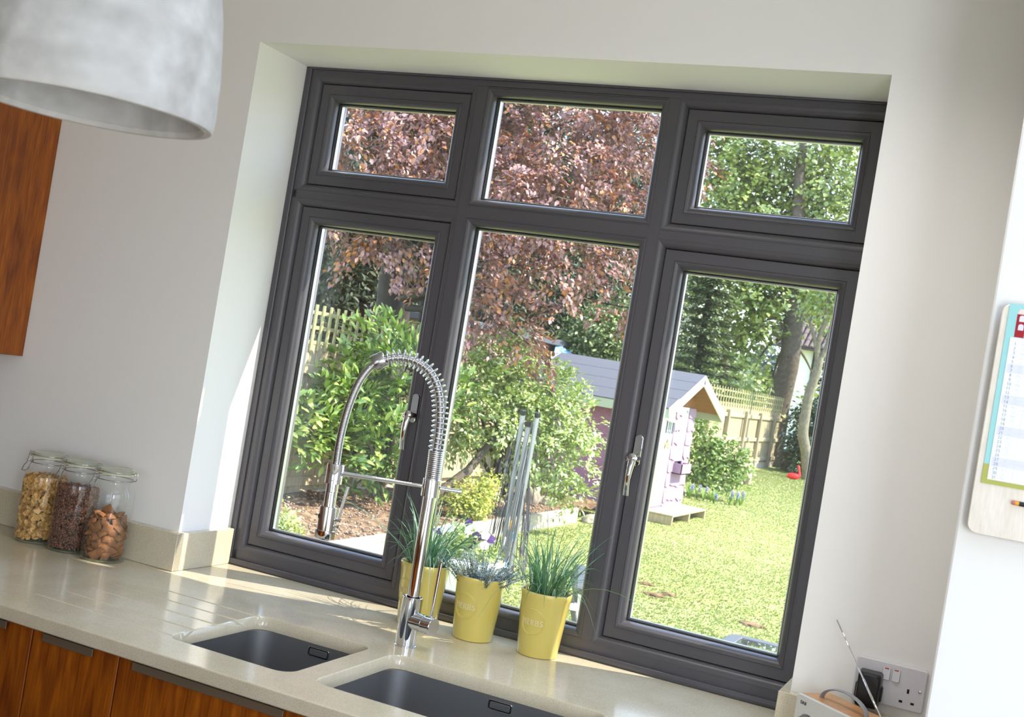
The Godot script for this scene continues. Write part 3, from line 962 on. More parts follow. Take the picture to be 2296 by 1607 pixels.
func build_tap() -> void:
	var t := thing("kitchen_tap", "tall chrome spring-neck kitchen tap standing between the two sinks", "tap", Vector3(0.752, 0.0, 0.325))
	var ang := deg_to_rad(150.0)
	var dir := Vector3(cos(ang), 0, sin(ang))
	var at := func(s: float, y: float) -> Vector3: return dir * s + Vector3(0, y, 0)
	var s := Shape.new()
	s.lathe([Vector2(0.0, 0.0003), Vector2(0.0255, 0.0003), Vector2(0.0255, 0.003), Vector2(0.0238, 0.0036), Vector2(0.0238, 0.1125), Vector2(0.0228, 0.1135), Vector2(0.021, 0.1135), Vector2(0.021, 0.109), Vector2(0, 0.109)], 40)
	put("base_body", s.mesh(), M.chrome, t)
	s = Shape.new()
	s.lathe([Vector2(0, 0.108), Vector2(0.0145, 0.108), Vector2(0.0145, 0.36), Vector2(0, 0.36)], 32)
	put("riser", s.mesh(), M.chrome, t)
	s = Shape.new()          # mixer barrel and its lever
	s.lathe([Vector2(0, 0.0), Vector2(0.0205, 0.0), Vector2(0.0205, 0.041), Vector2(0.0196, 0.0416), Vector2(0.0196, 0.0428), Vector2(0.0205, 0.0434), Vector2(0.0205, 0.067), Vector2(0.0195, 0.068), Vector2(0, 0.068)], 36, facing(Vector3(0, 1, 0), Vector3(0.98, 0, 0.199), Vector3(0.004, 0.061, 0.001)))
	var barrel := put("mixer_barrel", s.mesh(), M.chrome, t)
	s = Shape.new()
	s.tube([Vector3(0.0585, 0.078, 0.011), Vector3(0.0600, 0.205, 0.009)], [0.0036, 0.0042], 14)
	put("lever", s.mesh(), M.chrome, barrel)
	s = Shape.new()          # collar with the arm
	s.lathe([Vector2(0, 0.345), Vector2(0.0212, 0.345), Vector2(0.0212, 0.3845), Vector2(0.0205, 0.3852), Vector2(0, 0.3852)], 36)
	put("collar", s.mesh(), M.chrome, t)
	s = Shape.new()
	s.tube([at.call(-0.068, 0.3665), at.call(0.205, 0.3665)], [0.0046], 14)
	s.lathe([Vector2(0, 0), Vector2(0.0085, 0), Vector2(0.0085, 0.0035), Vector2(0, 0.0035)], 18, facing(Vector3(0, 1, 0), -dir, at.call(-0.066, 0.3665)))
	put("support_arm", s.mesh(), M.chrome, t)
	var ctrl := [at.call(0.0, 0.384), at.call(0.002, 0.45), at.call(0.005, 0.52), at.call(0.019, 0.585), at.call(0.045, 0.625), at.call(0.08, 0.6445), at.call(0.115, 0.6475), at.call(0.15, 0.638), at.call(0.176, 0.62), at.call(0.199, 0.58), at.call(0.214, 0.52), at.call(0.221, 0.45), at.call(0.221, 0.385)]
	var path := curve_points(ctrl, 10)
	var ribs := []
	var wide := []
	for i in path.size() - 1:
		for k in 6:
			ribs.append(path[i].lerp(path[i + 1], k / 6.0))
			wide.append([0.0084, 0.0090, 0.0093][mini(k % 3, 2)])
	ribs.append(path[-1]); wide.append(0.0085)
	put("hose", Shape.new().tube(ribs, wide, 16).mesh(), M.steel_wire, t)
	put("tight_coil", coil([at.call(0.0, 0.385), at.call(0.0005, 0.42), at.call(0.002, 0.452)], 0.0158, 0.0022, 15.0, 24), M.chrome, t)
	var upper := []
	for p in path:
		var d: float = p.dot(dir)
		if p.y > 0.45 and d < 0.158: upper.append(p)
	put("spring", coil(upper, 0.0176, 0.0018, 25.0, 26, 8), M.chrome, t)
	var i0 := 0
	for i in path.size():
		if absf(path[i].dot(dir) - 0.164) < absf(path[i0].dot(dir) - 0.164) and path[i].y > 0.6: i0 = i
	var d: Vector3 = (path[i0 + 1] - path[i0 - 1]).normalized()
	s = Shape.new()
	s.lathe([Vector2(0, -0.013), Vector2(0.0185, -0.013), Vector2(0.019, -0.012), Vector2(0.019, 0.013), Vector2(0.0183, 0.014), Vector2(0, 0.014)], 32, facing(d.cross(Vector3(0, 0, 1)).normalized(), d, path[i0]))
	put("ferrule", s.mesh(), M.steel_wire, t)
	# holder ring, spray head and its trigger
	s = Shape.new()
	s.lathe([Vector2(0.0, 0.342), Vector2(0.0195, 0.342), Vector2(0.0195, 0.3855), Vector2(0.0188, 0.3865), Vector2(0, 0.3865)], 32, Transform3D(Basis.IDENTITY, at.call(0.221, 0.0)))
	put("holder", s.mesh(), M.chrome, t)
	s = Shape.new()
	s.lathe([Vector2(0, 0.213), Vector2(0.010, 0.213), Vector2(0.0115, 0.2165), Vector2(0.0225, 0.2165), Vector2(0.0233, 0.218), Vector2(0.0233, 0.2345), Vector2(0.0225, 0.2355), Vector2(0.0207, 0.236), Vector2(0.0207, 0.2885), Vector2(0.0197, 0.2895), Vector2(0.0138, 0.2897), Vector2(0.0138, 0.322), Vector2(0.0131, 0.3225), Vector2(0.0138, 0.323), Vector2(0.0138, 0.345)], 32, Transform3D(Basis.IDENTITY, at.call(0.221, 0.0)))
	var head := put("spray_head", s.mesh(), M.chrome, t)
	var side := Vector3(0.905, 0, -0.2).normalized()
	var hc: Vector3 = at.call(0.221, 0.0)
	s = Shape.new()
	s.tube([hc + side * 0.017 + Vector3(0, 0.262, 0), hc + side * 0.031 + Vector3(0, 0.262, 0)], [0.0048], 14)
	s.tube([hc + side * 0.017 + Vector3(0, 0.247, 0), hc + side * 0.0285 + Vector3(0, 0.247, 0)], [0.0042], 14)
	s.tube([hc + side * 0.0255 + Vector3(0, 0.262, 0), hc + side * 0.037 + Vector3(0, 0.341, 0)], [0.0032, 0.0038], 12)
	put("trigger", s.mesh(), M.chrome, head)
	s = Shape.new()
	s.lathe([Vector2(0.0, 0.0), Vector2(0.005, 0.0), Vector2(0.005, 0.0012), Vector2(0, 0.0012)], 16, facing(Vector3(0, 1, 0), Vector3(-0.55, 0, 0.835), hc + Vector3(-0.55, 0, 0.835) * 0.0202 + Vector3(0, 0.2655, 0)))
	put("button", s.mesh(), M.black_plastic, head)

# ---------------------------------------------------------------- herb pots
const POT_H := 0.153
func pot_r(y: float) -> float: return lerpf(0.0485, 0.0615, y / POT_H)

func on_pot(u: float, v: float, lift: float) -> Vector3:       # u round the pot in metres from its front, v up
	var r := pot_r(v)
	var a := u / r
	return Vector3(sin(a) * (r + lift), v, cos(a) * (r + lift))

func make_pot(label: String, at: Vector3, turn: float) -> Node3D:
	var t := thing("herb_pot", label, "plant pot", at, turn, "yellow glazed herb pots on the windowsill")
	var s := Shape.new()
	s.lathe([Vector2(0, 0.0004), Vector2(0.046, 0.0004), Vector2(0.048, 0.0012), Vector2(0.0487, 0.003), Vector2(pot_r(0.137), 0.137), Vector2(pot_r(0.139) + 0.0008, 0.1395), Vector2(pot_r(0.15) + 0.0008, POT_H - 0.003), Vector2(pot_r(POT_H), POT_H - 0.0008), Vector2(0.0608, POT_H), Vector2(0.0592, POT_H), Vector2(0.0580, POT_H - 0.002), Vector2(0.056, 0.12), Vector2(0, 0.12)], 56)
	var pot := put("pot", s.mesh(), M.glaze, t)
	s = Shape.new()
	s.lathe([Vector2(pot_r(POT_H) - 0.0004, POT_H - 0.0012), Vector2(0.0612, POT_H + 0.0004), Vector2(0.0590, POT_H + 0.0004), Vector2(0.0578, POT_H - 0.0016)], 56)
	put("rim", s.mesh(), M.glaze_rim, t)
	var ring := Shape.new()
	for rr in [0.0318, 0.0282]:
		var pts := []
		for k in 65:
			var a := TAU * k / 64
			pts.append(on_pot(rr * cos(a), 0.083 + rr * sin(a), 0.0))
		ring.tube(pts, [0.0010], 8, false)
	put("emblem_ring", ring.mesh(), M.glaze, pot)
	var src := letters("HERBS", 0.0140, 0.0022, true)
	var arr := src.surface_get_arrays(0)
	var v: PackedVector3Array = arr[Mesh.ARRAY_VERTEX]
	var idx: PackedInt32Array = arr[Mesh.ARRAY_INDEX] if arr[Mesh.ARRAY_INDEX] != null else PackedInt32Array(range(v.size()))
	var w := Shape.new()
	w.flat()
	for k in range(0, idx.size(), 3):
		w.tri(on_pot(v[idx[k]].x, 0.083 + v[idx[k]].y, v[idx[k]].z), on_pot(v[idx[k + 1]].x, 0.083 + v[idx[k + 1]].y, v[idx[k + 1]].z), on_pot(v[idx[k + 2]].x, 0.083 + v[idx[k + 2]].y, v[idx[k + 2]].z))
	put("emblem_lettering", w.mesh(), M.glaze_rim, pot)
	s = Shape.new()
	s.lathe([Vector2(0.0566, 0.127), Vector2(0.03, 0.131), Vector2(0, 0.133)], 28)
	put("soil", s.mesh(), M.potting_soil, t)
	return t

func grass_blades(t: Node3D, lists: int, s: int, bias: Vector3) -> void:
	var r := RandomNumberGenerator.new()
	r.seed = s
	var looks := []
	for c in [Color(0.28, 0.45, 0.33), Color(0.40, 0.56, 0.46), Color(0.60, 0.70, 0.64), Color(0.38, 0.50, 0.30)]:
		var m := (M.grass_blade as StandardMaterial3D).duplicate() as StandardMaterial3D
		m.vertex_color_use_as_albedo = false
		m.albedo_color = c
		looks.append(m)
	for k in lists:
		var a := r.randf() * TAU
		var q := 0.042 * sqrt(r.randf())
		var root := Vector3(cos(a) * q, 0.128, sin(a) * q)
		var out := (Vector3(cos(a), 0, sin(a)) * (0.35 + 1.2 * r.randf()) * (q / 0.042 + 0.25) + Vector3(r.randfn(0, 0.35), 0, r.randfn(0, 0.35)) + bias * (0.5 + r.randf()))
		var tall := r.randf_range(0.085, 0.205) * (1.0 if r.randf() < 0.75 else 1.25)
		var reach := out * tall * 0.45
		var droop := 0.02 + 0.08 * r.randf() * minf(1.3, out.length())
		if r.randf() < 0.16:
			reach *= 1.9; droop *= 1.9
		var wide := r.randf_range(0.0011, 0.0027)
		var across := out.cross(Vector3.UP).normalized()
		if across.length() < 0.5: across = Vector3.RIGHT
		var b := Shape.new()
		b.smooth()
		var n := 9
		var prev := []
		for i in n + 1:
			var u := float(i) / n
			var p := root + reach * (u * 0.35 + u * u * 0.65) + Vector3(0, tall * u - droop * u * u * u, 0)
			if p.y < 0.12: p.y = maxf(p.y, 0.02)
			var w := wide * (1.0 - u * u) * (0.55 + 0.9 * minf(u * 3.0, 1.0) * 0.5) + 0.0002
			var fold := out.normalized() * w * 0.5
			var row := [p - across * w, p - Vector3(0, w * 0.6, 0) + fold, p + across * w]
			if i > 0:
				b.quad(prev[0], row[0], row[1], prev[1])
				b.quad(prev[1], row[1], row[2], prev[2])
			prev = row
		put("blade", b.mesh(), looks[k % 4], t)

func build_herbs() -> void:
	var p0 := make_pot("yellow herb pot of grass standing behind the tap, leftmost of three", Vector3(0.665, 0, 0.108), -0.42)
	grass_blades(p0, 165, 3, Vector3(0.15, 0, 0))
	var p1 := make_pot("yellow herb pot of grey-green fine-leaved herb, middle of three", Vector3(0.816, 0, 0.100), -0.16)
	var p2 := make_pot("yellow herb pot of grass standing right of the herb, rightmost of three", Vector3(0.984, 0, 0.088), -0.08)
	grass_blades(p2, 175, 9, Vector3(0.1, 0, 0))
	var r := RandomNumberGenerator.new()
	r.seed = 5
	var leaf := leaf_mesh(0.42, 0.12)
	var places := []
	var tints := []
	for k in 80:
		var a := r.randf() * TAU
		var q := 0.052 * sqrt(r.randf())
		var root := Vector3(cos(a) * q, 0.128, sin(a) * q)
		var lean := Vector3(cos(a) * (0.1 + q * 15.0), 1.0, sin(a) * (0.1 + q * 15.0)) + Vector3(r.randfn(0, 0.3), 0, r.randfn(0, 0.3))
		var tall := r.randf_range(0.035, 0.085) * (1.0 - q * 3.0) + 0.014
		var pts := []
		for i in 5:
			var u := i / 4.0
			pts.append(root + lean.normalized() * tall * u + Vector3(cos(a), -0.2, sin(a)) * 0.012 * u * u)
		put("stem", Shape.new().tube(pts, [0.0009, 0.0008, 0.0007, 0.0006, 0.0004], 5).mesh(), M.twig, p1)
		for i in 64:
			var u := 0.05 + 0.97 * i / 64.0
			var f := minf(u, 0.999) * 4.0
			var p: Vector3 = pts[int(f)].lerp(pts[mini(int(f) + 1, 4)], f - int(f))
			var az := i * 2.4 + r.randf()
			var d := (Vector3(cos(az), r.randf_range(-0.1, 0.9), sin(az))).normalized()
			var side := d.cross(Vector3.UP).normalized()
			var size := r.randf_range(0.006, 0.0105) * (1.05 - 0.3 * u)
			places.append(Transform3D(Basis(side * size, d * size, side.cross(d) * size), p))
			tints.append(Color(0.20, 0.28, 0.28).lerp(Color(0.50, 0.58, 0.60), r.randf() * (0.35 + 0.65 * u)))
	scatter("foliage", leaf, M.leaf, places, tints, p1)

func leaf_mesh(wide: float, fold: float, curl := 0.12) -> ArrayMesh:      # one folded leaf along +y, a unit long
	var s := Shape.new()
	s.smooth()
	var rows := []
	for k in 5:
		var u: float = [0.0, 0.22, 0.5, 0.78, 1.0][k]
		var w: float = [0.02, 0.72, 1.0, 0.66, 0.02][k] * wide * 0.5
		var z := -curl * u * u
		rows.append([Vector3(-w, u, z + w * fold * 2.0), Vector3(0, u, z), Vector3(w, u, z + w * fold * 2.0)])
	for k in 4:
		s.quad(rows[k][0], rows[k + 1][0], rows[k + 1][1], rows[k][1])
		s.quad(rows[k][1], rows[k + 1][1], rows[k + 1][2], rows[k][2])
	return s.mesh()

# ---------------------------------------------------------------- cereal jars
func build_jars() -> void:
	var spots := [Vector3(-0.388, 0, 0.3175), Vector3(-0.273, 0, 0.3165), Vector3(-0.158, 0, 0.316)]
	var labels := ["tall clip-top glass jar of cornflakes, leftmost of three", "tall clip-top glass jar of dark brown puffed cereal, in the middle", "tall clip-top glass jar part filled with wheat pillows, rightmost of three"]
	var first: Node3D
	for k in 3:
		var t: Node3D
		if k == 0:
			t = thing("glass_jar", labels[0], "jar", spots[0], 0.25, "clip-top cereal jars")
			first = t
			var s := Shape.new()
			var o := [Vector2(0, 0.0006), Vector2(0.05, 0.0006), Vector2(0.0545, 0.003), Vector2(0.0568, 0.009), Vector2(0.0568, 0.168), Vector2(0.0555, 0.18), Vector2(0.0515, 0.191), Vector2(0.0465, 0.198), Vector2(0.0448, 0.203), Vector2(0.0448, 0.2185), Vector2(0.047, 0.2195), Vector2(0.047, 0.2255), Vector2(0.0445, 0.2262)]
			s.lathe(o, 48, Transform3D.IDENTITY, 80.0)
			var body := put("body", s.mesh(), M.jar_glass, t)
			var fl := Shape.new()
			fl.lathe([Vector2(0, 0.0012), Vector2(0.0495, 0.0012), Vector2(0.0535, 0.0035), Vector2(0.0535, 0.0055), Vector2(0, 0.0055)], 40)
			put("thick_base", fl.mesh(), M.lid_glass, body)
			s = Shape.new()
			s.lathe([Vector2(0.0446, 0.2262), Vector2(0.0482, 0.2262), Vector2(0.0482, 0.2290), Vector2(0.0446, 0.2290), Vector2(0.0446, 0.2262)], 40)
			put("seal", s.mesh(), M.seal, t)
			s = Shape.new()
			s.lathe([Vector2(0.0440, 0.2290), Vector2(0.0478, 0.2292), Vector2(0.0482, 0.2335), Vector2(0.0465, 0.2375), Vector2(0.040, 0.2395), Vector2(0.038, 0.238), Vector2(0, 0.2382)], 40, Transform3D.IDENTITY, 80.0)
			s.lathe([Vector2(0, 0.2335), Vector2(0.040, 0.2335), Vector2(0.0440, 0.2290)], 40)
			put("lid", s.mesh(), M.lid_glass, t)
			# wire bail: a neck ring, the hinge at one side, the latch loops at the other
			s = Shape.new()
			var ring := []
			for i in 41: ring.append(Vector3(0.0468 * cos(TAU * i / 40), 0.2112, 0.0468 * sin(TAU * i / 40)))
			s.tube(ring, [0.0011], 6, false)
			ring = []
			for i in 41: ring.append(Vector3(0.0492 * cos(TAU * i / 40), 0.2325, 0.0492 * sin(TAU * i / 40)))
			s.tube(ring, [0.0011], 6, false)
			for z in [-0.011, 0.011]:
				s.tube([Vector3(-0.047, 0.236, z * 0.6), Vector3(-0.0515, 0.2345, z), Vector3(-0.0525, 0.221, z), Vector3(-0.055, 0.2085, z * 1.1), Vector3(-0.0525, 0.204, z * 1.1), Vector3(-0.050, 0.2085, z)], [0.0013], 6)
				s.tube([Vector3(-0.0525, 0.2085, z * 1.1), Vector3(-0.0605, 0.195, z * 1.3), Vector3(-0.0645, 0.182, z * 1.4)], [0.0013], 6)
				s.tube([Vector3(0.047, 0.2112, z * 0.8), Vector3(0.0535, 0.213, z * 0.8), Vector3(0.056, 0.222, z * 0.8), Vector3(0.0545, 0.231, z * 0.8), Vector3(0.049, 0.2325, z * 0.8)], [0.0013], 6)
			s.tube([Vector3(-0.0645, 0.182, -0.0154), Vector3(-0.0655, 0.179, 0), Vector3(-0.0645, 0.182, 0.0154)], [0.0013], 6)
			put("wire_clip", s.mesh(), M.steel_wire, t)
		else:
			t = copy(first, labels[k])
			t.position = spots[k]
	var r := RandomNumberGenerator.new()
	r.seed = 77
	# cornflakes: nobody could count them
	var fl := Shape.new()
	fl.smooth()
	var q := []
	for i in 8: q.append(Vector3(cos(TAU * i / 8) * (0.9 + 0.2 * (i % 2)), 0.3 * sin(i * 2.1), sin(TAU * i / 8) * (0.75 + 0.15 * (i % 3))))
	for i in 8: fl.tri(Vector3(0, -0.2, 0), q[i], q[(i + 1) % 8])
	var places := []
	var tints := []
	for i in 1500:
		var a := r.randf() * TAU
		var d := 0.0515 * sqrt(1.0 - 0.55 * r.randf() * r.randf())
		var b := Basis.from_euler(Vector3(r.randf() * TAU, r.randf() * TAU, r.randf() * TAU)) * r.randf_range(0.0065, 0.0105)
		var y := r.randf_range(0.012, 0.172)
		if i < 330: d = 0.048 * sqrt(r.randf()); y = r.randf_range(0.155, 0.176) - d * 0.1
		d = minf(d, 0.0555 - b.get_scale().x * 0.75)
		places.append(Transform3D(b, spots[0] + Vector3(cos(a) * d, y, sin(a) * d)))
		tints.append(Color(0.52, 0.26, 0.055).lerp(Color(0.78, 0.50, 0.17), r.randf()))
	tag(scatter("cornflakes", fl.mesh(), M.cornflake, places, tints, self), "golden cornflakes filling the leftmost glass jar", "cereal")
	places = []; tints = []
	var ball := Shape.new().lathe([Vector2(0, -1), Vector2(0.7, -0.7), Vector2(1, 0), Vector2(0.7, 0.7), Vector2(0, 1)], 8, Transform3D.IDENTITY, 90.0).mesh()
	for i in 4200:
		var a := r.randf() * TAU
		var d := 0.0525 * sqrt(1.0 - 0.35 * r.randf())
		var y := r.randf_range(0.010, 0.168)
		if i < 700: d = 0.052 * sqrt(r.randf()); y = r.randf_range(0.160, 0.169)
		var b := Basis.from_euler(Vector3(r.randf() * TAU, r.randf() * TAU, 0)) * Basis.from_scale(Vector3(0.0027, 0.0034, 0.0027) * r.randf_range(0.85, 1.15))
		places.append(Transform3D(b, spots[1] + Vector3(cos(a) * d, y, sin(a) * d)))
		tints.append(Color(0.085, 0.026, 0.014).lerp(Color(0.22, 0.07, 0.032), r.randf()))
	tag(scatter("chocolate_puffs", ball, M.puff, places, tints, self), "dark brown puffed cereal filling the middle glass jar", "cereal")
	# wheat pillows are big enough to count: each a thing of its own
	var kinds := []
	for v in 3:
		var s := Shape.new()
		s.smooth()
		var n := 6
		for side in [1.0, -1.0]:
			for i in n:
				for j in n:
					var at := func(a: int, c: int) -> Vector3:
						var x := a * 2.0 / n - 1.0
						var z := c * 2.0 / n - 1.0
						var puffed := pow((1.0 - x * x) * (1.0 - z * z), 0.36)
						return Vector3(x * 0.0128, side * (0.0008 + 0.0056 * puffed) + 0.0007 * sin(a * 9.0 + v) * cos(c * 7.0), z * (0.0116 + 0.001 * v))
					if side > 0: s.quad(at.call(i, j), at.call(i + 1, j), at.call(i + 1, j + 1), at.call(i, j + 1))
					else: s.quad(at.call(i, j), at.call(i, j + 1), at.call(i + 1, j + 1), at.call(i + 1, j))
		kinds.append(s.mesh())
	var put_in := 0
	for layer in 8:
		var y := 0.0165 + layer * 0.0135
		var spread := 9 if layer < 7 else 5
		for i in spread:
			var a := TAU * i / spread + layer * 0.37
			var d := 0.0395
			if layer == 7: d = 0.027
			var face := Basis(Vector3.UP, -a) * Basis(Vector3(0, 0, 1), -PI / 2 + r.randf_range(-1.05, 1.05))
			var tilt := (face * Basis(Vector3.UP, r.randf() * TAU) * Basis(Vector3.RIGHT, r.randf_range(-0.6, 0.6))).get_euler()
			var lean := 0.012 * sin(a - 2.4) * layer / 7.0
			var o := put("wheat_pillow", kinds[put_in % 3], M.wheat, self, Transform3D(Basis.from_euler(tilt), spots[2] + Vector3(cos(a) * d, y + lean, sin(a) * d)))
			tag(o, "brown ridged wheat pillow lying among others in the rightmost jar", "cereal piece", "wheat pillows in the rightmost jar")
			put_in += 1
		for i in 4:
			var a := TAU * i / 4 + layer
			var o := put("wheat_pillow", kinds[put_in % 3], M.wheat, self, Transform3D(Basis.from_euler(Vector3(r.randf_range(-0.6, 0.6), r.randf() * TAU, r.randf_range(-0.6, 0.6))), spots[2] + Vector3(cos(a) * 0.018, y + 0.003, sin(a) * 0.018)))
			tag(o, "brown ridged wheat pillow lying among others in the rightmost jar", "cereal piece", "wheat pillows in the rightmost jar")
			put_in += 1

# ---------------------------------------------------------------- concrete lamp
func build_lamp() -> void:
	var t := thing("pendant_lamp", "pale concrete dome pendant lamp hanging at the top left", "lamp", Vector3(0.999, 0.873, 1.791))
	var s := Shape.new()
	var o := [Vector2(0.1175, 0.006), Vector2(0.1195, 0.0035), Vector2(0.1205, 0.0), Vector2(0.1285, 0.0), Vector2(0.1305, 0.003), Vector2(0.1312, 0.02), Vector2(0.1295, 0.06), Vector2(0.1262, 0.092), Vector2(0.122, 0.122), Vector2(0.116, 0.152), Vector2(0.107, 0.182), Vector2(0.094, 0.21), Vector2(0.075, 0.234), Vector2(0.05, 0.25), Vector2(0.022, 0.256), Vector2(0.0, 0.2565)]
	s.lathe(o, 72, Transform3D.IDENTITY, 50.0)
	put("shade", s.mesh(), M.concrete, t)
	s = Shape.new()
	s.lathe([Vector2(0.1178, 0.0055), Vector2(0.1182, 0.02), Vector2(0.1165, 0.06), Vector2(0.112, 0.12), Vector2(0.098, 0.175), Vector2(0.07, 0.222), Vector2(0.03, 0.243), Vector2(0.0, 0.245)], 60, Transform3D.IDENTITY, 50.0)
	put("lining", s.mesh(), M.concrete, t)
	s = Shape.new()
	s.lathe([Vector2(0, 0.16), Vector2(0.021, 0.16), Vector2(0.021, 0.22), Vector2(0.012, 0.245), Vector2(0, 0.245)], 24)
	put("bulb_holder", s.mesh(), M.lamp_metal, t)
	s = Shape.new()
	s.lathe([Vector2(0, 0.085), Vector2(0.018, 0.09), Vector2(0.03, 0.107), Vector2(0.028, 0.128), Vector2(0.016, 0.152), Vector2(0.014, 0.16), Vector2(0, 0.16)], 24, Transform3D.IDENTITY, 80.0)
	put("bulb", s.mesh(), M.canvas_white, t)
	s = Shape.new()
	s.tube([Vector3(0, 0.256, 0), Vector3(0, CEIL - 0.873 - 0.02, 0)], [0.003], 10)
	put("cable", s.mesh(), M.grey_plastic, t)
	s = Shape.new()
	s.lathe([Vector2(0, CEIL - 0.873 - 0.025), Vector2(0.045, CEIL - 0.873 - 0.022), Vector2(0.05, CEIL - 0.873 - 0.0005), Vector2(0, CEIL - 0.873 - 0.0005)], 30)
	put("ceiling_rose", s.mesh(), M.lamp_metal, t)

# ---------------------------------------------------------------- socket, radio, memo board
func build_right_side() -> void:
	var t := thing("double_socket", "white double wall socket with two red-marked rocker switches", "socket", Vector3(1.7915, 0.1645, DEPTH))
	var s := Shape.new()
	var plate := func(w: float, h: float, r: float, z: float) -> Array:
		var out := []
		for v in rounded2(w, h, r): out.append(Vector3(v.x, v.y, z))
		out.reverse()
		return out
	s.loft([plate.call(0.1385, 0.0865, 0.006, 0.0004), plate.call(0.1385, 0.0865, 0.006, 0.006), plate.call(0.1335, 0.0815, 0.005, 0.0095)], false, true, 30.0)
	put("plate", s.mesh(), M.socket_white, t)
	for x in [-0.0095, 0.0095]:
		s = Shape.new()
		s.loft([plate.call(0.0162, 0.0262, 0.0022, 0.0094), plate.call(0.0162, 0.0262, 0.0022, 0.0099)], false, true)
		put("switch_surround", s.mesh(), M.grey_plastic, t, Transform3D(Basis.IDENTITY, Vector3(x, 0.0205, 0)))
		s = Shape.new()
		s.loft([plate.call(0.0150, 0.0250, 0.002, 0.0095), plate.call(0.0150, 0.0250, 0.002, 0.0118), plate.call(0.0136, 0.0236, 0.0018, 0.0128)], false, true)
		var sw := put("rocker_switch", s.mesh(), M.switch_white, t, Transform3D(Basis.IDENTITY, Vector3(x, 0.0205, 0)))
		s = Shape.new()
		s.box(Vector3(0, 0.0108, 0.0124), Vector3(0.0085, 0.0024, 0.0016), 0.0003)
		put("red_mark", s.mesh(), M.red_mark, sw)
	for x in [0.0365, -0.0365]:
		for h in [[0.0, -0.0045, 0.0045, 0.0088], [-0.0112, -0.0270, 0.0068, 0.0046], [0.0112, -0.0270, 0.0068, 0.0046]]:
			s = Shape.new()
			s.box(Vector3(x + h[0], h[1], 0.0093), Vector3(h[2], h[3], 0.0008))
			put("pin_hole", s.mesh(), M.dark_gap, t)
	for x in [-0.0585, 0.0585]:
		s = Shape.new()
		s.lathe([Vector2(0, 0.0092), Vector2(0.0033, 0.0092), Vector2(0.003, 0.0106), Vector2(0, 0.0112)], 14, facing(Vector3(1, 0, 0), Vector3(0, 0, 1)))
		put("screw", s.mesh(), M.steel_wire, t, Transform3D(Basis.IDENTITY, Vector3(x, 0.0, 0)))
	# black plug-in adaptor
	t = thing("plug_adaptor", "black mains adaptor plugged into the left half of the socket", "plug", Vector3(1.755, 0.150, DEPTH + 0.0098))
	s = Shape.new()
	s.loft([plate.call(0.046, 0.070, 0.006, 0.0), plate.call(0.046, 0.070, 0.006, 0.006), plate.call(0.045, 0.069, 0.007, 0.034), plate.call(0.042, 0.066, 0.008, 0.038), plate.call(0.036, 0.060, 0.008, 0.040)], true, true, 30.0)
	put("body", s.mesh(), M.black_plastic, t)
	s = Shape.new()
	s.box(Vector3(0.0235, -0.006, 0.012), Vector3(0.006, 0.030, 0.014), 0.0018)
	s.box(Vector3(-0.0235, -0.006, 0.012), Vector3(0.006, 0.030, 0.014), 0.0018)
	put("finger_grip", s.mesh(), M.black_plastic, t)
	s = Shape.new()
	s.tube(curve_points([Vector3(0, -0.031, 0.014), Vector3(0.0, -0.055, 0.02), Vector3(0.012, -0.085, 0.05), Vector3(0.03, -0.1205, 0.048), Vector3(0.05, -0.142, 0.06)], 6), [0.0025], 10)
	put("flex", s.mesh(), M.black_plastic, t)
	# the radio, turned towards the sink
	var along := Vector3(0.773, 0, 0.635).normalized()
	var back := Vector3(along.z, 0, -along.x)
	t = thing("radio", "small digital radio in a pale wood case with silver front, at the bottom right", "radio", Vector3(1.634, 0.0004, 0.352))
	t.transform.basis = Basis(along, Vector3.UP, -back)
	var w := 0.19
	var h := 0.1296
	var dp := 0.085
	s = Shape.new()
	s.box(Vector3(w / 2, h / 2 + 0.001, -dp / 2 - 0.002), Vector3(w, h - 0.002, dp - 0.004), 0.004)
	put("case", s.mesh(), M.beech, t)
	s = Shape.new()
	var face := []
	for l in [[0.0, -0.005, 0.0], [0.0, 0.0005, 0.0], [-0.0015, 0.002, 0.0]]:
		var ring := []
		for v in rounded2(w + 2 * l[0], h - 0.001 + 2 * l[0], 0.006): ring.append(Vector3(w / 2 + v.x, h / 2 + 0.0005 + v.y, l[1]))
		ring.reverse()
		face.append(ring)
	s.loft(face, true, true)
	put("front_panel", s.mesh(), M.radio_silver, t)
	s = Shape.new()
	s.lathe([Vector2(0, 0.0), Vector2(0.0285, 0.0), Vector2(0.030, 0.0012), Vector2(0.0285, 0.0018), Vector2(0.0262, 0.0012), Vector2(0.0, 0.0016)], 48, facing(Vector3(1, 0, 0), Vector3(0, 0, 1), Vector3(0.040, h - 0.062, 0.0018)))
	var sp := put("speaker", s.mesh(), M.speaker_grey, t)
	s = Shape.new()
	s.lathe([Vector2(0.0282, 0.0018), Vector2(0.0288, 0.0030), Vector2(0.0300, 0.0028), Vector2(0.0304, 0.0)], 48, facing(Vector3(1, 0, 0), Vector3(0, 0, 1), Vector3(0.040, h - 0.062, 0.0018)))
	put("speaker_ring", s.mesh(), M.chrome, sp)
	put("lettering", letters("DAB", 0.0066, 0.0004, true), M.black_plastic, t, Transform3D(Basis.IDENTITY, Vector3(0.0215, h - 0.0145, 0.0022)))
	s = Shape.new()
	s.box(Vector3(0.118, h - 0.042, 0.0022), Vector3(0.062, 0.034, 0.0024), 0.0008)
	put("display_bezel", s.mesh(), M.switch_white, t)
	s = Shape.new()
	s.box(Vector3(0.1185, h - 0.0425, 0.0033), Vector3(0.055, 0.028, 0.0012), 0.0004)
	put("display", s.mesh(), M.screen_dark, t)
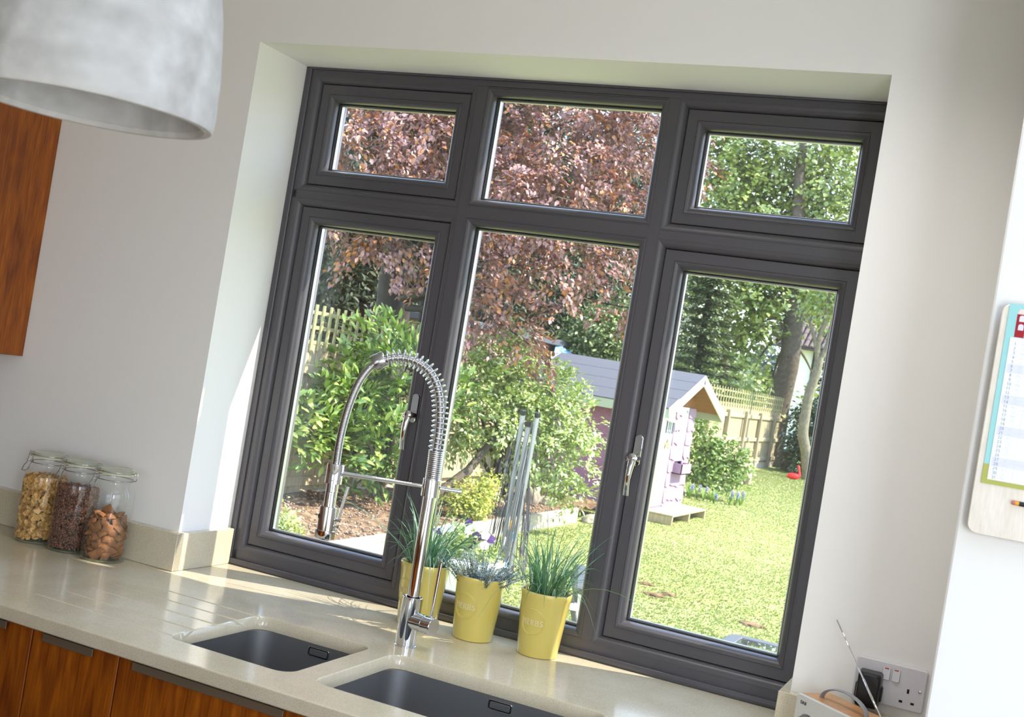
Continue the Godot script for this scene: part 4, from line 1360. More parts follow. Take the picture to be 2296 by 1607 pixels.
	for k in 3:
		s = Shape.new()
		s.lathe([Vector2(0, 0), Vector2(0.0062, 0), Vector2(0.006, 0.004), Vector2(0, 0.0048)], 20, facing(Vector3(1, 0, 0), Vector3(0, 0, 1), Vector3(0.095 + 0.023 * k, h - 0.082, 0.0018)))
		put("button", s.mesh(), M.grey_plastic, t)
	s = Shape.new()
	var arc := []
	for k in 17:
		var a := PI * k / 16
		arc.append(Vector3(0.092 - 0.062 * cos(a), h - 0.001 + 0.030 * sin(a), -0.034))
	var loop := []
	for k in arc.size():
		var dd: Vector3 = (arc[mini(k + 1, 16)] - arc[maxi(k - 1, 0)]).normalized()
		var nn := dd.cross(Vector3(0, 0, 1))
		var ring := []
		for i in 12: ring.append(arc[k] + nn * 0.0019 * cos(TAU * i / 12) + Vector3(0, 0, 1) * 0.0062 * sin(TAU * i / 12))
		loop.append(ring)
	s.loft(loop, true, true, 60.0)
	put("carry_handle", s.mesh(), M.grey_plastic, t)
	# telescopic aerial, from the far end of the case up to the left
	var inv := t.transform.affine_inverse()
	var foot: Vector3 = inv * Vector3(1.800, 0.112, 0.352)
	var tip: Vector3 = inv * Vector3(1.6745, 0.272, 0.2665)
	s = Shape.new()
	s.tube([foot, foot.lerp(tip, 0.42), foot.lerp(tip, 0.421), foot.lerp(tip, 1.0)], [0.0024, 0.0024, 0.0017, 0.0015], 10)
	put("aerial", s.mesh(), M.chrome, t)
	# memo board, wall planner and pencil on the bright wall
	t = thing("memo_board", "pale birch memo board with rounded corners on the bright right wall", "board", Vector3(1.904, 0.538, 0.8))
	s = Shape.new()
	var lay := func(l: float, z: float, grow: float) -> Array:
		var out := []
		for v in rounded2(0.44 + grow, 0.352 + grow, 0.014): out.append(Vector3(0.22 + v.x, 0.176 + v.y, z))
		out.reverse()
		return out
	s.loft([lay.call(0, 0.012, -0.001), lay.call(0, 0.0135, 0.0), lay.call(0, 0.0235, 0.0), lay.call(0, 0.0250, -0.0025)])
	put("panel", s.mesh(), M.birch_board, t)
	s = Shape.new()
	for p in [Vector3(0.03, 0.03, 0), Vector3(0.41, 0.03, 0), Vector3(0.03, 0.32, 0), Vector3(0.41, 0.32, 0)]: s.lathe([Vector2(0, 0.0003), Vector2(0.007, 0.0003), Vector2(0.007, 0.0125), Vector2(0, 0.0125)], 16, facing(Vector3(1, 0, 0), Vector3(0, 0, 1), p))
	put("spacer", s.mesh(), M.steel_wire, t)
	var zc := 0.8 + 0.0253
	t = thing("wall_planner", "wall calendar page with numbered days and a red printed house", "calendar", Vector3(1.9135, 0.6155, zc))
	s = Shape.new()
	s.box(Vector3(0.15, 0.1375, 0.0006), Vector3(0.30, 0.275, 0.0012), 0.0002)
	put("backing", s.mesh(), M.turquoise, t)
	s = Shape.new()
	s.box(Vector3(0.15, 0.015, 0.0013), Vector3(0.30, 0.030, 0.0006))
	put("olive_band", s.mesh(), M.olive, t)
	s = Shape.new()
	s.box(Vector3(0.154, 0.1155, 0.0016), Vector3(0.292, 0.217, 0.0012), 0.0002)
	put("page", s.mesh(), M.paper, t)
	var rules := Shape.new()
	var soft := Shape.new()
	var row := 0.00678
	for d in 31:
		var y := 0.2145 - row * d
		put("numeral", letters(str(d + 1), 0.0042, 0.0002), M.print_grey, t, Transform3D(Basis.IDENTITY, Vector3(0.0165, y, 0.0024)))
		put("weekday", letters(["Mon", "Tue", "Wed", "Thu", "Fri", "Sat", "Sun"][d % 7], 0.0027, 0.0002), M.rule_line, t, Transform3D(Basis.IDENTITY, Vector3(0.0285, y - 0.0002, 0.0024)))
		rules.box(Vector3(0.154, y + row / 2, 0.00235), Vector3(0.286, 0.0003, 0.0002))
		if d % 7 >= 5: soft.box(Vector3(0.154, y, 0.00225), Vector3(0.288, row * 0.98, 0.0001))
	for k in 5: rules.box(Vector3(0.042 + 0.05 * k, 0.112, 0.00235), Vector3(0.0003, 0.21, 0.0002))
	put("ruled_lines", rules.mesh(), M.rule_line, t)
	put("weekend_band", soft.mesh(), M.weekend, t)
	for k in 5:
		var o := Node3D.new()
		o.name = numbered("printed_house", t)
		t.add_child(o, true)
		o.position = Vector3(0.0128 + 0.0345 * k, 0.2250, 0.0013)
		s = Shape.new()
		s.box(Vector3(0.0125, 0.0175, 0), Vector3(0.025, 0.035, 0.0004))
		put("house_wall", s.mesh(), [M.house_red, M.house_door][k % 2], o)
		s = Shape.new()
		s.prism([Vector2(0, 0.0352), Vector2(0.003, 0.043), Vector2(0.022, 0.043), Vector2(0.025, 0.0352)], -0.0002, 0.0002)
		put("house_roof", s.mesh(), M.house_roof, o)
		s = Shape.new()
		for v in [Vector2(0.0075, 0.0285), Vector2(0.018, 0.0285), Vector2(0.0075, 0.0155)]:
			var arch := [Vector2(-0.0038, -0.0045), Vector2(0.0038, -0.0045), Vector2(0.0038, 0.002), Vector2(0.0027, 0.0042), Vector2(0, 0.005), Vector2(-0.0027, 0.0042), Vector2(-0.0038, 0.002)]
			var moved := []
			for q in arch: moved.append(q + v)
			s.prism(moved, 0.0002, 0.0005)
		put("house_windows", s.mesh(), M.house_light, o)
		s = Shape.new()
		s.prism([Vector2(0.0135, 0.0002), Vector2(0.0225, 0.0002), Vector2(0.0225, 0.014), Vector2(0.0205, 0.018), Vector2(0.018, 0.0192), Vector2(0.0155, 0.018), Vector2(0.0135, 0.014)], 0.0002, 0.0005)
		put("house_door", s.mesh(), [M.house_door, M.house_red][k % 2], o)
	t = thing("pencil", "yellow pencil with a pink rubber end held on the memo board", "pencil", Vector3(1.9605, 0.5945, 0.8 + 0.0286))
	var px := facing(Vector3(0, 1, 0), Vector3(1, -0.02, 0).normalized())
	s = Shape.new()
	s.lathe([Vector2(0.0034, 0.005), Vector2(0.0034, 0.16), Vector2(0.0006, 0.178)], 6, px)
	put("shaft", s.mesh(), M.pencil_yellow, t)
	s = Shape.new()
	s.lathe([Vector2(0.00345, 0.0105), Vector2(0.00345, 0.022)], 6, px * Transform3D(Basis.from_scale(Vector3(1.02, 1, 1.02)), Vector3.ZERO))
	put("dark_band", s.mesh(), M.black_plastic, t)
	s = Shape.new()
	s.lathe([Vector2(0, 0), Vector2(0.0026, 0.0004), Vector2(0.0033, 0.002), Vector2(0.0033, 0.0052)], 14, px)
	put("rubber_end", s.mesh(), M.rubber, t)

# ---------------------------------------------------------------- the garden: ground, edging, fence
const PURPLE := [[-4.44, 2.44, -6.97, 0.75], [-4.04, 2.77, -7.69, 0.80], [-4.27, 2.05, -7.59, 0.60], [-4.31, 3.48, -8.66, 0.90], [-3.24, 3.05, -8.58, 0.90], [-2.83, 3.50, -9.31, 0.90], [-2.24, 3.22, -9.56, 0.80], [-2.66, 2.43, -8.29, 0.75], [-3.17, 2.25, -8.07, 0.75], [-2.19, 2.44, -9.04, 0.60], [-3.09, 1.59, -7.56, 0.42], [-3.12, 1.15, -7.55, 0.28], [-2.83, 1.63, -8.22, 0.42], [-3.01, 1.14, -8.14, 0.40], [-2.50, 0.87, -7.82, 0.20], [-2.45, 1.88, -8.38, 0.35], [-2.22, 1.77, -9.03, 0.30], [-2.00, 1.43, -9.13, 0.16], [-4.00, 1.67, -7.71, 0.36], [-4.07, 1.59, -7.14, 0.20], [-2.53, 1.28, -8.35, 0.13], [-3.99, 4.33, -8.80, 1.20], [-4.98, 3.64, -7.83, 1.10], [-2.82, 4.52, -9.85, 1.00], [-4.82, 2.04, -7.13, 0.50]]
const LAUREL := [[-3.70, 0.64, -7.08, 0.22], [-3.45, 0.34, -7.08, 0.42], [-3.69, 0.05, -6.76, 0.34], [-3.46, -0.26, -6.86, 0.42], [-3.95, 0.11, -6.65, 0.20], [-3.81, -0.20, -6.27, 0.30], [-3.64, -0.33, -6.56, 0.26], [-3.39, 0.65, -7.21, 0.20], [-3.30, 0.25, -7.37, 0.45], [-3.38, -0.33, -7.00, 0.26], [-3.97, 0.01, -6.20, 0.16], [-3.79, -0.11, -6.50, 0.26], [-3.68, 0.38, -6.87, 0.22]]
const CENTREBUSH := [[-3.09, 0.61, -8.44, 0.42], [-3.23, 0.42, -8.05, 0.35], [-2.81, 0.47, -8.67, 0.45], [-2.47, 0.21, -8.82, 0.40], [-2.28, 0.10, -8.90, 0.28], [-3.02, 0.10, -8.25, 0.40], [-2.65, -0.06, -8.52, 0.40], [-2.32, -0.28, -8.78, 0.30], [-2.13, -0.57, -8.75, 0.13], [-3.32, 0.71, -8.45, 0.22], [-2.34, -0.47, -8.66, 0.15], [-3.09, 0.90, -8.66, 0.12], [-3.21, -0.03, -8.06, 0.30], [-2.68, 0.50, -8.83, 0.25]]
const YELLOW := [[-2.73, -0.64, -7.62, 0.20], [-2.67, -0.55, -7.75, 0.16], [-2.79, -0.73, -7.48, 0.14], [-2.61, -0.74, -7.56, 0.13]]
const LIME := [[-2.96, -0.80, -4.79, 0.13], [-2.82, -0.82, -4.74, 0.10], [-2.94, -0.84, -4.69, 0.10]]
const HOLLY := [[-4.72, 1.40, -16.12, 0.55], [-4.58, 1.65, -16.51, 0.50], [-5.04, 1.23, -15.98, 0.40], [-4.34, 1.21, -16.29, 0.50], [-4.73, 0.99, -16.12, 0.50], [-5.22, 1.05, -15.91, 0.30]]
const BIGTREE := [[-6.51, 3.89, -29.52, 0.90], [-5.86, 3.39, -29.80, 1.00], [-5.25, 2.75, -30.07, 0.75], [-5.79, 2.15, -29.84, 0.60], [-5.12, 1.52, -30.13, 0.45], [-5.29, 3.87, -32.23, 1.10], [-4.74, 4.24, -32.47, 1.00], [-3.63, 4.17, -30.77, 0.80], [-2.98, 3.42, -29.97, 0.60], [-5.25, 3.87, -30.07, 1.00], [-7.22, 6.97, -31.38, 1.60], [-6.37, 7.78, -31.75, 1.80], [-5.19, 8.00, -32.27, 1.80], [-3.93, 7.08, -31.72, 1.60], [-6.50, 6.10, -30.61, 1.40], [-5.56, 6.47, -32.10, 1.30], [-4.13, 6.01, -31.64, 1.40], [-7.92, 8.43, -32.16, 1.60], [-8.05, 5.96, -32.11, 1.10], [-3.28, 5.23, -30.92, 1.20], [-3.75, 8.92, -32.89, 1.80], [-5.51, 4.83, -29.95, 1.20], [-4.74, 5.03, -32.47, 1.10], [-7.38, 4.82, -31.32, 0.90], [-3.93, 1.39, -33.92, 0.25], [-4.74, 0.99, -30.84, 0.40], [-4.99, 0.69, -30.73, 0.35], [-8.49, 7.24, -31.92, 1.20], [-5.55, 2.82, -29.94, 0.70]]
const IVY := [[-3.72, 0.53, -30.74, 0.30], [-2.78, -0.17, -28.97, 0.60], [-2.43, 0.36, -29.12, 0.70], [-3.36, -0.10, -29.26, 0.45], [-2.40, -0.78, -27.50, 0.40], [-2.53, 1.30, -29.62, 0.70], [-3.29, -0.68, -28.75, 0.25], [-2.93, 1.98, -29.99, 0.45], [-3.05, 0.65, -31.03, 0.50], [-3.23, -0.38, -30.96, 0.50], [-2.34, -0.56, -29.16, 0.50]]
const PLAYSHRUB := [[-3.00, 0.09, -16.88, 0.28], [-2.83, -0.26, -16.74, 0.33], [-2.49, -0.35, -16.66, 0.36], [-2.28, -0.38, -16.75, 0.25], [-2.61, -0.58, -16.39, 0.25], [-2.84, -0.56, -16.40, 0.25], [-2.27, -0.60, -16.54, 0.22]]
const DARKBACK := [[-6.77, 2.37, -19.59, 0.80], [-6.98, 1.61, -19.50, 0.80], [-6.90, 3.24, -20.62, 1.00], [-7.41, 2.26, -19.31, 0.90], [-6.43, 3.66, -23.01, 1.00], [-7.35, 1.83, -17.16, 1.20], [-7.29, 2.34, -15.00, 1.30], [-7.53, 2.56, -13.81, 1.40], [-7.84, 2.86, -12.58, 1.50], [-7.59, 1.53, -11.60, 1.00], [-8.20, 3.76, -14.60, 1.60], [-7.61, 3.88, -15.95, 1.60], [-7.01, 4.72, -18.39, 1.60], [-6.48, 5.02, -20.80, 1.50], [-7.82, 1.91, -12.59, 1.10], [-7.20, 1.48, -12.86, 0.70]]
const FARLIGHT := [[-7.78, 1.04, -36.61, 1.00], [-7.19, 0.84, -36.86, 0.80], [-7.81, 1.55, -37.68, 1.00], [-8.30, 1.93, -37.47, 0.80], [-6.27, 0.74, -36.17, 0.70], [-9.04, 3.87, -33.87, 0.90], [-8.12, 1.86, -32.10, 0.80], [-8.16, 0.90, -32.08, 0.60], [-8.94, 3.25, -36.10, 1.00], [-8.99, 1.73, -36.08, 1.00], [-8.06, 0.94, -35.39, 0.80], [-8.43, 2.84, -37.41, 0.70]]
const DISTHEDGE := [[-9.63, 1.92, -52.16, 1.50], [-10.35, 1.58, -51.85, 1.20]]

func build_ground() -> void:
	var s := Shape.new()
	span(s, Vector3(-45, GROUND - 0.3, -80), Vector3(45, GROUND, -0.0895))
	tag(put("lawn", s.mesh(), M.lawn), "sunlit mown lawn with a few bare patches beyond the window", "lawn", "", "structure")
	s = Shape.new()
	span(s, Vector3(-45, GROUND - 0.3, -0.0895), Vector3(45, GROUND - 0.0, 40))
	tag(put("ground", s.mesh(), M.paving), "paved terrace ground round the house", "ground", "", "structure")
	# bare earth patches in the turf
	var n := noise_of(31, 0.9, 3)
	for p in [[0, -0.76, -7.09, 0.09, "bare earth patch in the lawn, topmost of three beside the right mullion"], [0, -0.56, -6.67, 0.14, "bare earth patch in the lawn, largest of three beside the right mullion"], [0, -0.50, -6.85, 0.10, "bare earth patch in the lawn, rightmost of three near the right mullion"], [0, 0.30, -6.4, 0.15, "bare earth patch in the lawn just above the garden table"]]:
		var b := Shape.new()
		b.blob(Vector3(p[1], GROUND, p[2]), Vector3(p[3] * 0.75, 0.016, p[3] * 0.6), 0.9, n, 8)
		tag(put("bare_earth", b.mesh(), M.soil), p[4], "earth")
	# grass tufts
	var tuft := Shape.new()
	for k in 7:
		var a := k * 2.4
		var d := Vector3(cos(a), 0, sin(a))
		var x := Vector3(-d.z, 0, d.x) * 0.09
		var r := d * 0.25 * (0.4 + 0.1 * k)
		var tip := r + d * (0.25 + 0.07 * k) + Vector3(0, 0.75 + 0.04 * k, 0)
		tuft.tri(r - x, r + x, tip)
		tuft.tri(r - x, tip, r + x)
	var places := []
	var tints := []
	var r := RandomNumberGenerator.new()
	r.seed = 4
	for i in 130000:
		var u := r.randf()
		var z := -4.2 - 26.0 * u * u
		var x0 := maxf(-2.45 if z > -10.1 else -4.0, 1.97 + (z - 2.78) * 0.60)
		var x1 := 1.97 + (z - 2.78) * 0.12
		if x1 <= x0: continue
		var size := r.randf_range(0.008, 0.017) * (1.0 if z > -12.0 else 1.0 + (-12.0 - z) * 0.04)
		places.append(Transform3D(Basis(Vector3.UP, r.randf() * TAU) * Basis.from_scale(Vector3(size * 1.2, size, size * 1.2)), Vector3(r.randf_range(x0, x1), GROUND, z)))
		tints.append(Color(0.24, 0.28, 0.075).lerp(Color(0.39, 0.42, 0.17), r.randf()))
	tag(scatter("grass", tuft.mesh(), M.leaf, places, tints, self), "short bright green grass blades of the lawn", "grass")
	# raised bed
	s = Shape.new()
	s.smooth()
	var hill := noise_of(8, 0.8, 3)
	var at := func(i: int, j: int) -> Vector3:
		var x := -4.17 + 1.62 * i / 18.0
		var z := -3.4 - 7.9 * j / 80.0
		return Vector3(x, GROUND + 0.13 + 0.045 * hill.get_noise_2d(x * 4.0, z * 4.0) + 0.02 * hill.get_noise_2d(x * 19.0, z * 19.0), z)
	for i in 18:
		for j in 80: s.quad(at.call(i, j), at.call(i, j + 1), at.call(i + 1, j + 1), at.call(i + 1, j))
	tag(put("soil_bed", s.mesh(), M.soil), "brown soil of the raised bed along the left fence", "soil", "", "structure")
	places = []; tints = []
	var crumb := Shape.new().blob(Vector3.ZERO, Vector3(1, 0.7, 1), 0.3, n, 4).mesh()
	for i in 3500:
		var q := Vector3(r.randf_range(-4.1, -2.6), GROUND + 0.14, r.randf_range(-10.6, -4.0))
		var size := r.randf_range(0.004, 0.014)
		places.append(Transform3D(Basis.from_euler(Vector3(r.randf(), r.randf() * 6.0, 0)) * size, q))
		tints.append(Color(0.10, 0.065, 0.04).lerp(Color(0.36, 0.27, 0.19), r.randf()))
	tag(scatter("soil_crumbs", crumb, M.puff, places, tints, self), "loose earth crumbs and dry leaf litter on the raised bed", "soil")
	var e := thing("bed_edging", "low pale sleeper edging holding the raised bed beside the lawn", "edging")
	for k in 3:
		s = Shape.new()
		span(s, Vector3(-2.56, GROUND - 0.02, -10.05 + 2.14 * k), Vector3(-2.50, GROUND + 0.158, -10.05 + 2.14 * k + 2.13), 0.006)
		put("sleeper", s.mesh(), M.paving, e)
	var rock := 0
	for p in [[Vector3(-3.02, -0.76, -9.75), Vector3(0.14, 0.19, 0.13), "round buff boulder on the soil behind the folded clothes dryer"], [Vector3(-2.86, -0.84, -9.95), Vector3(0.13, 0.07, 0.1), "flat grey rock beside the buff boulder, right"], [Vector3(-3.2, -0.84, -9.3), Vector3(0.1, 0.07, 0.1), "grey rock half hidden left of the buff boulder"], [Vector3(-2.42, -0.97, -10.25), Vector3(0.12, 0.06, 0.09), "flat brown rock at the far end of the sleeper edging"], [Vector3(-3.03, -0.86, -21.4), Vector3(0.17, 0.24, 0.1), "tall lichen-spotted stone slab leaning beside the green shrub"]]:
		s = Shape.new()
		s.blob(Vector3.ZERO, p[1], 0.22, n, 12)
		tag(put("rock", s.mesh(), M.stone, self, Transform3D(Basis.from_euler(Vector3(0, 0.4 * rock, 0.12 * rock)), p[0])), p[2], "rock")
		rock += 1

func build_fence() -> void:
	var f := thing("garden_fence", "long wooden garden fence with trellis top down the left boundary", "fence")
	var r := RandomNumberGenerator.new()
	r.seed = 6
	var x := -4.2
	var zs := []
	for k in 16: zs.append(-30.9 + 1.78 * k)
	var board := Shape.new()
	board.box(Vector3(0, 0.70, 0), Vector3(0.016, 1.40, 0.099), 0.003)
	var bm := board.mesh()
	var slat := Shape.new()
	slat.box(Vector3(0, 0.215, 0), Vector3(0.020, 0.43, 0.034), 0.003)
	var sm := slat.mesh()
	var post := Shape.new()
	post.box(Vector3(0, 0.71, 0), Vector3(0.075, 1.42, 0.09), 0.008)
	var pm := post.mesh()
	for k in zs.size():
		var z: float = zs[k]
		put("post", pm, M.post_wood, f, Transform3D(Basis.from_euler(Vector3(0.0, 0, r.randfn(0, 0.006))), Vector3(x + 0.055, GROUND, z)))
		if k == zs.size() - 1: break
		for i in 17:
			put("board", bm, M.fence_wood, f, Transform3D(Basis.from_euler(Vector3(0, 0.06, 0)), Vector3(x - 0.012, GROUND + 0.14 + r.randfn(0, 0.004), z + 0.06 + 0.1035 * i)))
		for y in [0.30, -0.26, -0.76]:
			var s := Shape.new()
			span(s, Vector3(x - 0.003, y - 0.045, z + 0.045), Vector3(x + 0.040, y + 0.045, z + 1.735), 0.005)
			put("rail", s.mesh(), M.fence_wood, f)
		var g := Shape.new()
		span(g, Vector3(x - 0.03, GROUND - 0.02, z + 0.04), Vector3(x + 0.02, GROUND + 0.145, z + 1.74), 0.006)
		put("gravel_board", g.mesh(), M.paving, f)
		for i in (14 if z > -15.0 else 7): put("trellis_slat", sm, M.trellis_wood, f, Transform3D(Basis.IDENTITY, Vector3(x + 0.012, 0.475, z + 0.065 + (0.127 if z > -15.0 else 0.254) * i)))
		for y in [0.55, 0.69, 0.83]:
			var s := Shape.new()
			span(s, Vector3(x - 0.012, y - 0.018, z), Vector3(x + 0.002, y + 0.018, z + 1.78), 0.003)
			put("trellis_rail", s.mesh(), M.trellis_wood, f)

# ---------------------------------------------------------------- playhouse
func wavy(a: float, b: float, y0: float, y1: float, s: int) -> Array:       # a board with a waney lower edge: along, up
	var n := noise_of(s, 2.2, 2)
	var out := [Vector2(a, y1), Vector2(b, y1)]
	var steps := maxi(3, int((b - a) / 0.07))
	for k in steps + 1:
		var u := b + (a - b) * k / steps
		out.append(Vector2(u, y0 + 0.038 * n.get_noise_1d(u * 3.0 + s) - (0.02 if absf(n.get_noise_1d(u * 1.3 + 9.0)) < 0.1 else 0.0)))
	return out

func build_playhouse() -> void:
	var h := thing("playhouse", "mauve wooden playhouse with grey felt roof and white gable boards", "playhouse")
	var xf := -2.25          # front wall
	var xb := -3.95
	var zn := -11.65         # wall nearest the kitchen
	var zf := -13.45
	var ridge := Vector2(-12.75, 0.90)
	var near := Vector2(-11.34, 0.43)
	var far := Vector2(-14.13, 0.43)
	var s := Shape.new()
	span(s, Vector3(xb, GROUND + 0.02, zf + 0.02), Vector3(xf - 0.03, 0.36, zn - 0.03))
	put("shell", s.mesh(), M.mauve_wood, h)
	s = Shape.new()
	s.prism([Vector2(zf, 0.36), Vector2(zn, 0.36), Vector2(zn, 0.40), Vector2(ridge.x, 0.83), Vector2(zf, 0.60)], xf - 0.05, xf - 0.015, facing(Vector3(0, 0, 1), Vector3(0, 1, 0)) * Transform3D(Basis(Vector3(1, 0, 0), Vector3(0, 1, 0), Vector3(0, 0, -1)), Vector3.ZERO))
	put("gable", s.mesh(), M.soffit_wood, h)
	var rowh := 0.186
	for k in 8:              # waney boards on the near wall
		var y := -0.955 + rowh * k
		s = Shape.new()
		s.prism(wavy(xb - 0.01, xf + 0.008, y - 0.03, minf(y + rowh + 0.02, 0.44), 10 + k), 0.0, 0.018)
		put("weatherboard", s.mesh(), M.mauve_wood, h, Transform3D(Basis.from_euler(Vector3(-0.075, 0, 0)), Vector3(0, 0.0, zn)).translated_local(Vector3(0, 0, 0.013 + 0.075 * y)))
	var to_front := Transform3D(Basis(Vector3(0, 0, -1), Vector3(0, 1, 0), Vector3(1, 0, 0)), Vector3(xf, 0, 0))      # along = -z, up, out = +x
	for k in 8:              # shingled boards on the front, round the door and the window
		var y := -0.955 + rowh * k
		var runs := [[-zn + 0.82, -zf + 0.008]]
		if y + rowh > -0.28: runs = [[12.47, 12.755], [13.125, -zf + 0.008]]
		for run in runs:
			s = Shape.new()
			s.prism(wavy(run[0], run[1], y - 0.03, minf(y + rowh + 0.02, 0.44), 40 + 3 * k + int(run[0])), 0.0, 0.018)
			put("weatherboard", s.mesh(), M.mauve_sunlit, h, to_front * Transform3D(Basis.from_euler(Vector3(-0.075, 0, 0)), Vector3(0, 0.0, 0)).translated_local(Vector3(0, 0, 0.013 + 0.075 * y)))
	s = Shape.new()
	span(s, Vector3(xf - 0.02, -0.98, zf), Vector3(xf + 0.012, -0.86, zn), 0.003)
	put("base_board", s.mesh(), M.mauve_sunlit, h)
	# roof: boards under, felt sheets over
	for side in 2:
		var e: Vector2 = [near, far][side]
		var d := (e - ridge)
		var length := d.length()
		var dn := d / length
		var out := Vector2(-dn.y, dn.x) if side == 0 else Vector2(dn.y, -dn.x)
		if out.y < 0: out = -out
		var basis := Basis(Vector3(1, 0, 0), Vector3(0, out.y, out.x), Vector3(0, dn.y, dn.x))      # x along the ridge, y off the slope, z down it
		var t := Transform3D(basis, Vector3(0, ridge.y, ridge.x))
		for k in 9:
			s = Shape.new()
			s.box(Vector3(-3.05, -0.022, length * (k + 0.5) / 9.0), Vector3(2.04, 0.018, length / 9.0 - 0.006), 0.002, t)
			put("soffit_plank", s.mesh(), M.soffit_wood, h)
		for c in 3:
			for w in 4:
				s = Shape.new()
				var lw := length * 1.01 / 4.0
				var cut: Array = [-4.07, -3.38, -2.685, -1.99] if w % 2 == 0 else [-4.07, -3.60, -2.90, -1.99]
				s.box(Vector3((cut[c] + cut[c + 1]) * 0.5, 0.002 + 0.003 * (3 - w), lw * (w + 0.5)), Vector3(cut[c + 1] - cut[c] - 0.003, 0.012, lw + 0.012), 0.002, t)
				put("felt_sheet", s.mesh(), M.roof_felt, h)
		s = Shape.new()          # gable board
		s.box(Vector3(-2.0, -0.052, length * 0.5 + 0.02), Vector3(0.022, 0.125, length + 0.05), 0.002, t)
		put("gable_board", s.mesh(), M.white_gloss, h)
		s = Shape.new()
		s.box(Vector3(-4.08, -0.045, length * 0.5 + 0.02), Vector3(0.022, 0.11, length + 0.03), 0.002, t)
		put("gable_board", s.mesh(), M.white_gloss, h)
		s = Shape.new()
		var ez := e.x + (0.004 if side == 0 else -0.004)
		span(s, Vector3(-4.08, e.y - 0.125, ez - 0.01), Vector3(-1.995, e.y - 0.01, ez + 0.01), 0.002)
		put("eaves_board", s.mesh(), M.pale_green, h)
	# door
	var d := Node3D.new()
	d.name = "door"
	h.add_child(d)
	s = Shape.new()
	span(s, Vector3(xf - 0.01, -0.86, -12.45), Vector3(xf + 0.022, 0.36, -11.69), 0.004)
	put("door_leaf", s.mesh(), M.white_gloss, d)
	panes(d, Vector2(-12.38, -0.22), Vector2(-11.76, 0.30), 4, 3, xf + 0.022)
	var wn := Node3D.new()
	wn.name = "window"
	h.add_child(wn)
	s = Shape.new()
	span(s, Vector3(xf - 0.01, -0.28, -13.12), Vector3(xf + 0.016, 0.45, -12.76), 0.004)
	put("window_frame", s.mesh(), M.white_gloss, wn)
	panes(wn, Vector2(-13.09, -0.24), Vector2(-12.79, 0.42), 2, 3, xf + 0.016)
	s = Shape.new()
	span(s, Vector3(xf, -0.44, -13.20), Vector3(xf + 0.15, -0.425, -12.72), 0.002)
	span(s, Vector3(xf + 0.135, -0.44, -13.20), Vector3(xf + 0.15, -0.30, -12.72), 0.002)
	span(s, Vector3(xf, -0.44, -13.20), Vector3(xf + 0.15, -0.30, -13.185), 0.002)
	span(s, Vector3(xf, -0.44, -12.735), Vector3(xf + 0.15, -0.30, -12.72), 0.002)
	put("window_box", s.mesh(), M.mauve_sunlit, h)
	# the step
	var k := thing("wooden_step", "low pale wooden pallet step in front of the playhouse door", "step")
	for i in 4:
		s = Shape.new()
		span(s, Vector3(-2.215 + 0.098 * i, -0.895, -13.3), Vector3(-2.215 + 0.098 * i + 0.094, -0.872, -11.62), 0.003)
		put("plank", s.mesh(), M.deck_wood, k)
	for z in [-11.64, -12.46, -13.28]:
		s = Shape.new()
		span(s, Vector3(-2.21, GROUND, z - 0.022), Vector3(-1.83, -0.896, z + 0.022), 0.003)
		put("bearer", s.mesh(), M.deck_wood, k)
	# ornament under the near eave
	var o := thing("hanging_ornament", "small wind chime with a star hanging under the playhouse eave", "ornament", Vector3(-2.02, 0.0, -11.52))
	s = Shape.new()
	s.lathe([Vector2(0, 0.30), Vector2(0.06, 0.28), Vector2(0.06, 0.265), Vector2(0, 0.265)], 16)
	put("top_disc", s.mesh(), M.canvas_white, o)
	s = Shape.new()
	s.tube([Vector3(0, 0.30, 0), Vector3(0, 0.40, 0)], [0.003], 5)
	s.tube([Vector3(0, 0.27, 0), Vector3(0, 0.0, 0)], [0.002], 5)
	put("cord", s.mesh(), M.grey_line, o)
	for i in 6:
		s = Shape.new()
		var a := TAU * i / 6
		s.tube([Vector3(0.045 * cos(a), 0.262, 0.045 * sin(a)), Vector3(0.045 * cos(a), 0.12, 0.045 * sin(a))], [0.007], 8)
		put("chime_tube", s.mesh(), M.galvanised, o)
	s = Shape.new()
	var star := []
	for i in 10: star.append(Vector2(sin(TAU * i / 10), cos(TAU * i / 10)) * (0.065 if i % 2 == 0 else 0.028))
	s.prism(star, -0.008, 0.008, Transform3D(Basis(Vector3(0.5, 0, -0.866), Vector3(0, 1, 0), Vector3(0.866, 0, 0.5)), Vector3(0, -0.02, 0)))
	put("star", s.mesh(), M.deck_wood, o)

func panes(parent: Node, lo: Vector2, hi: Vector2, across: int, up: int, x: float) -> void:
	var w := (hi.x - lo.x) / across
	var t := (hi.y - lo.y) / up
	for i in across:
		for j in up:
			var s := Shape.new()
			span(s, Vector3(x - 0.004, lo.y + t * j + 0.012, lo.x + w * i + 0.012), Vector3(x + 0.002, lo.y + t * (j + 1) - 0.012, lo.x + w * (i + 1) - 0.012), 0.001)
			put("pane", s.mesh(), M.house_pane, parent)

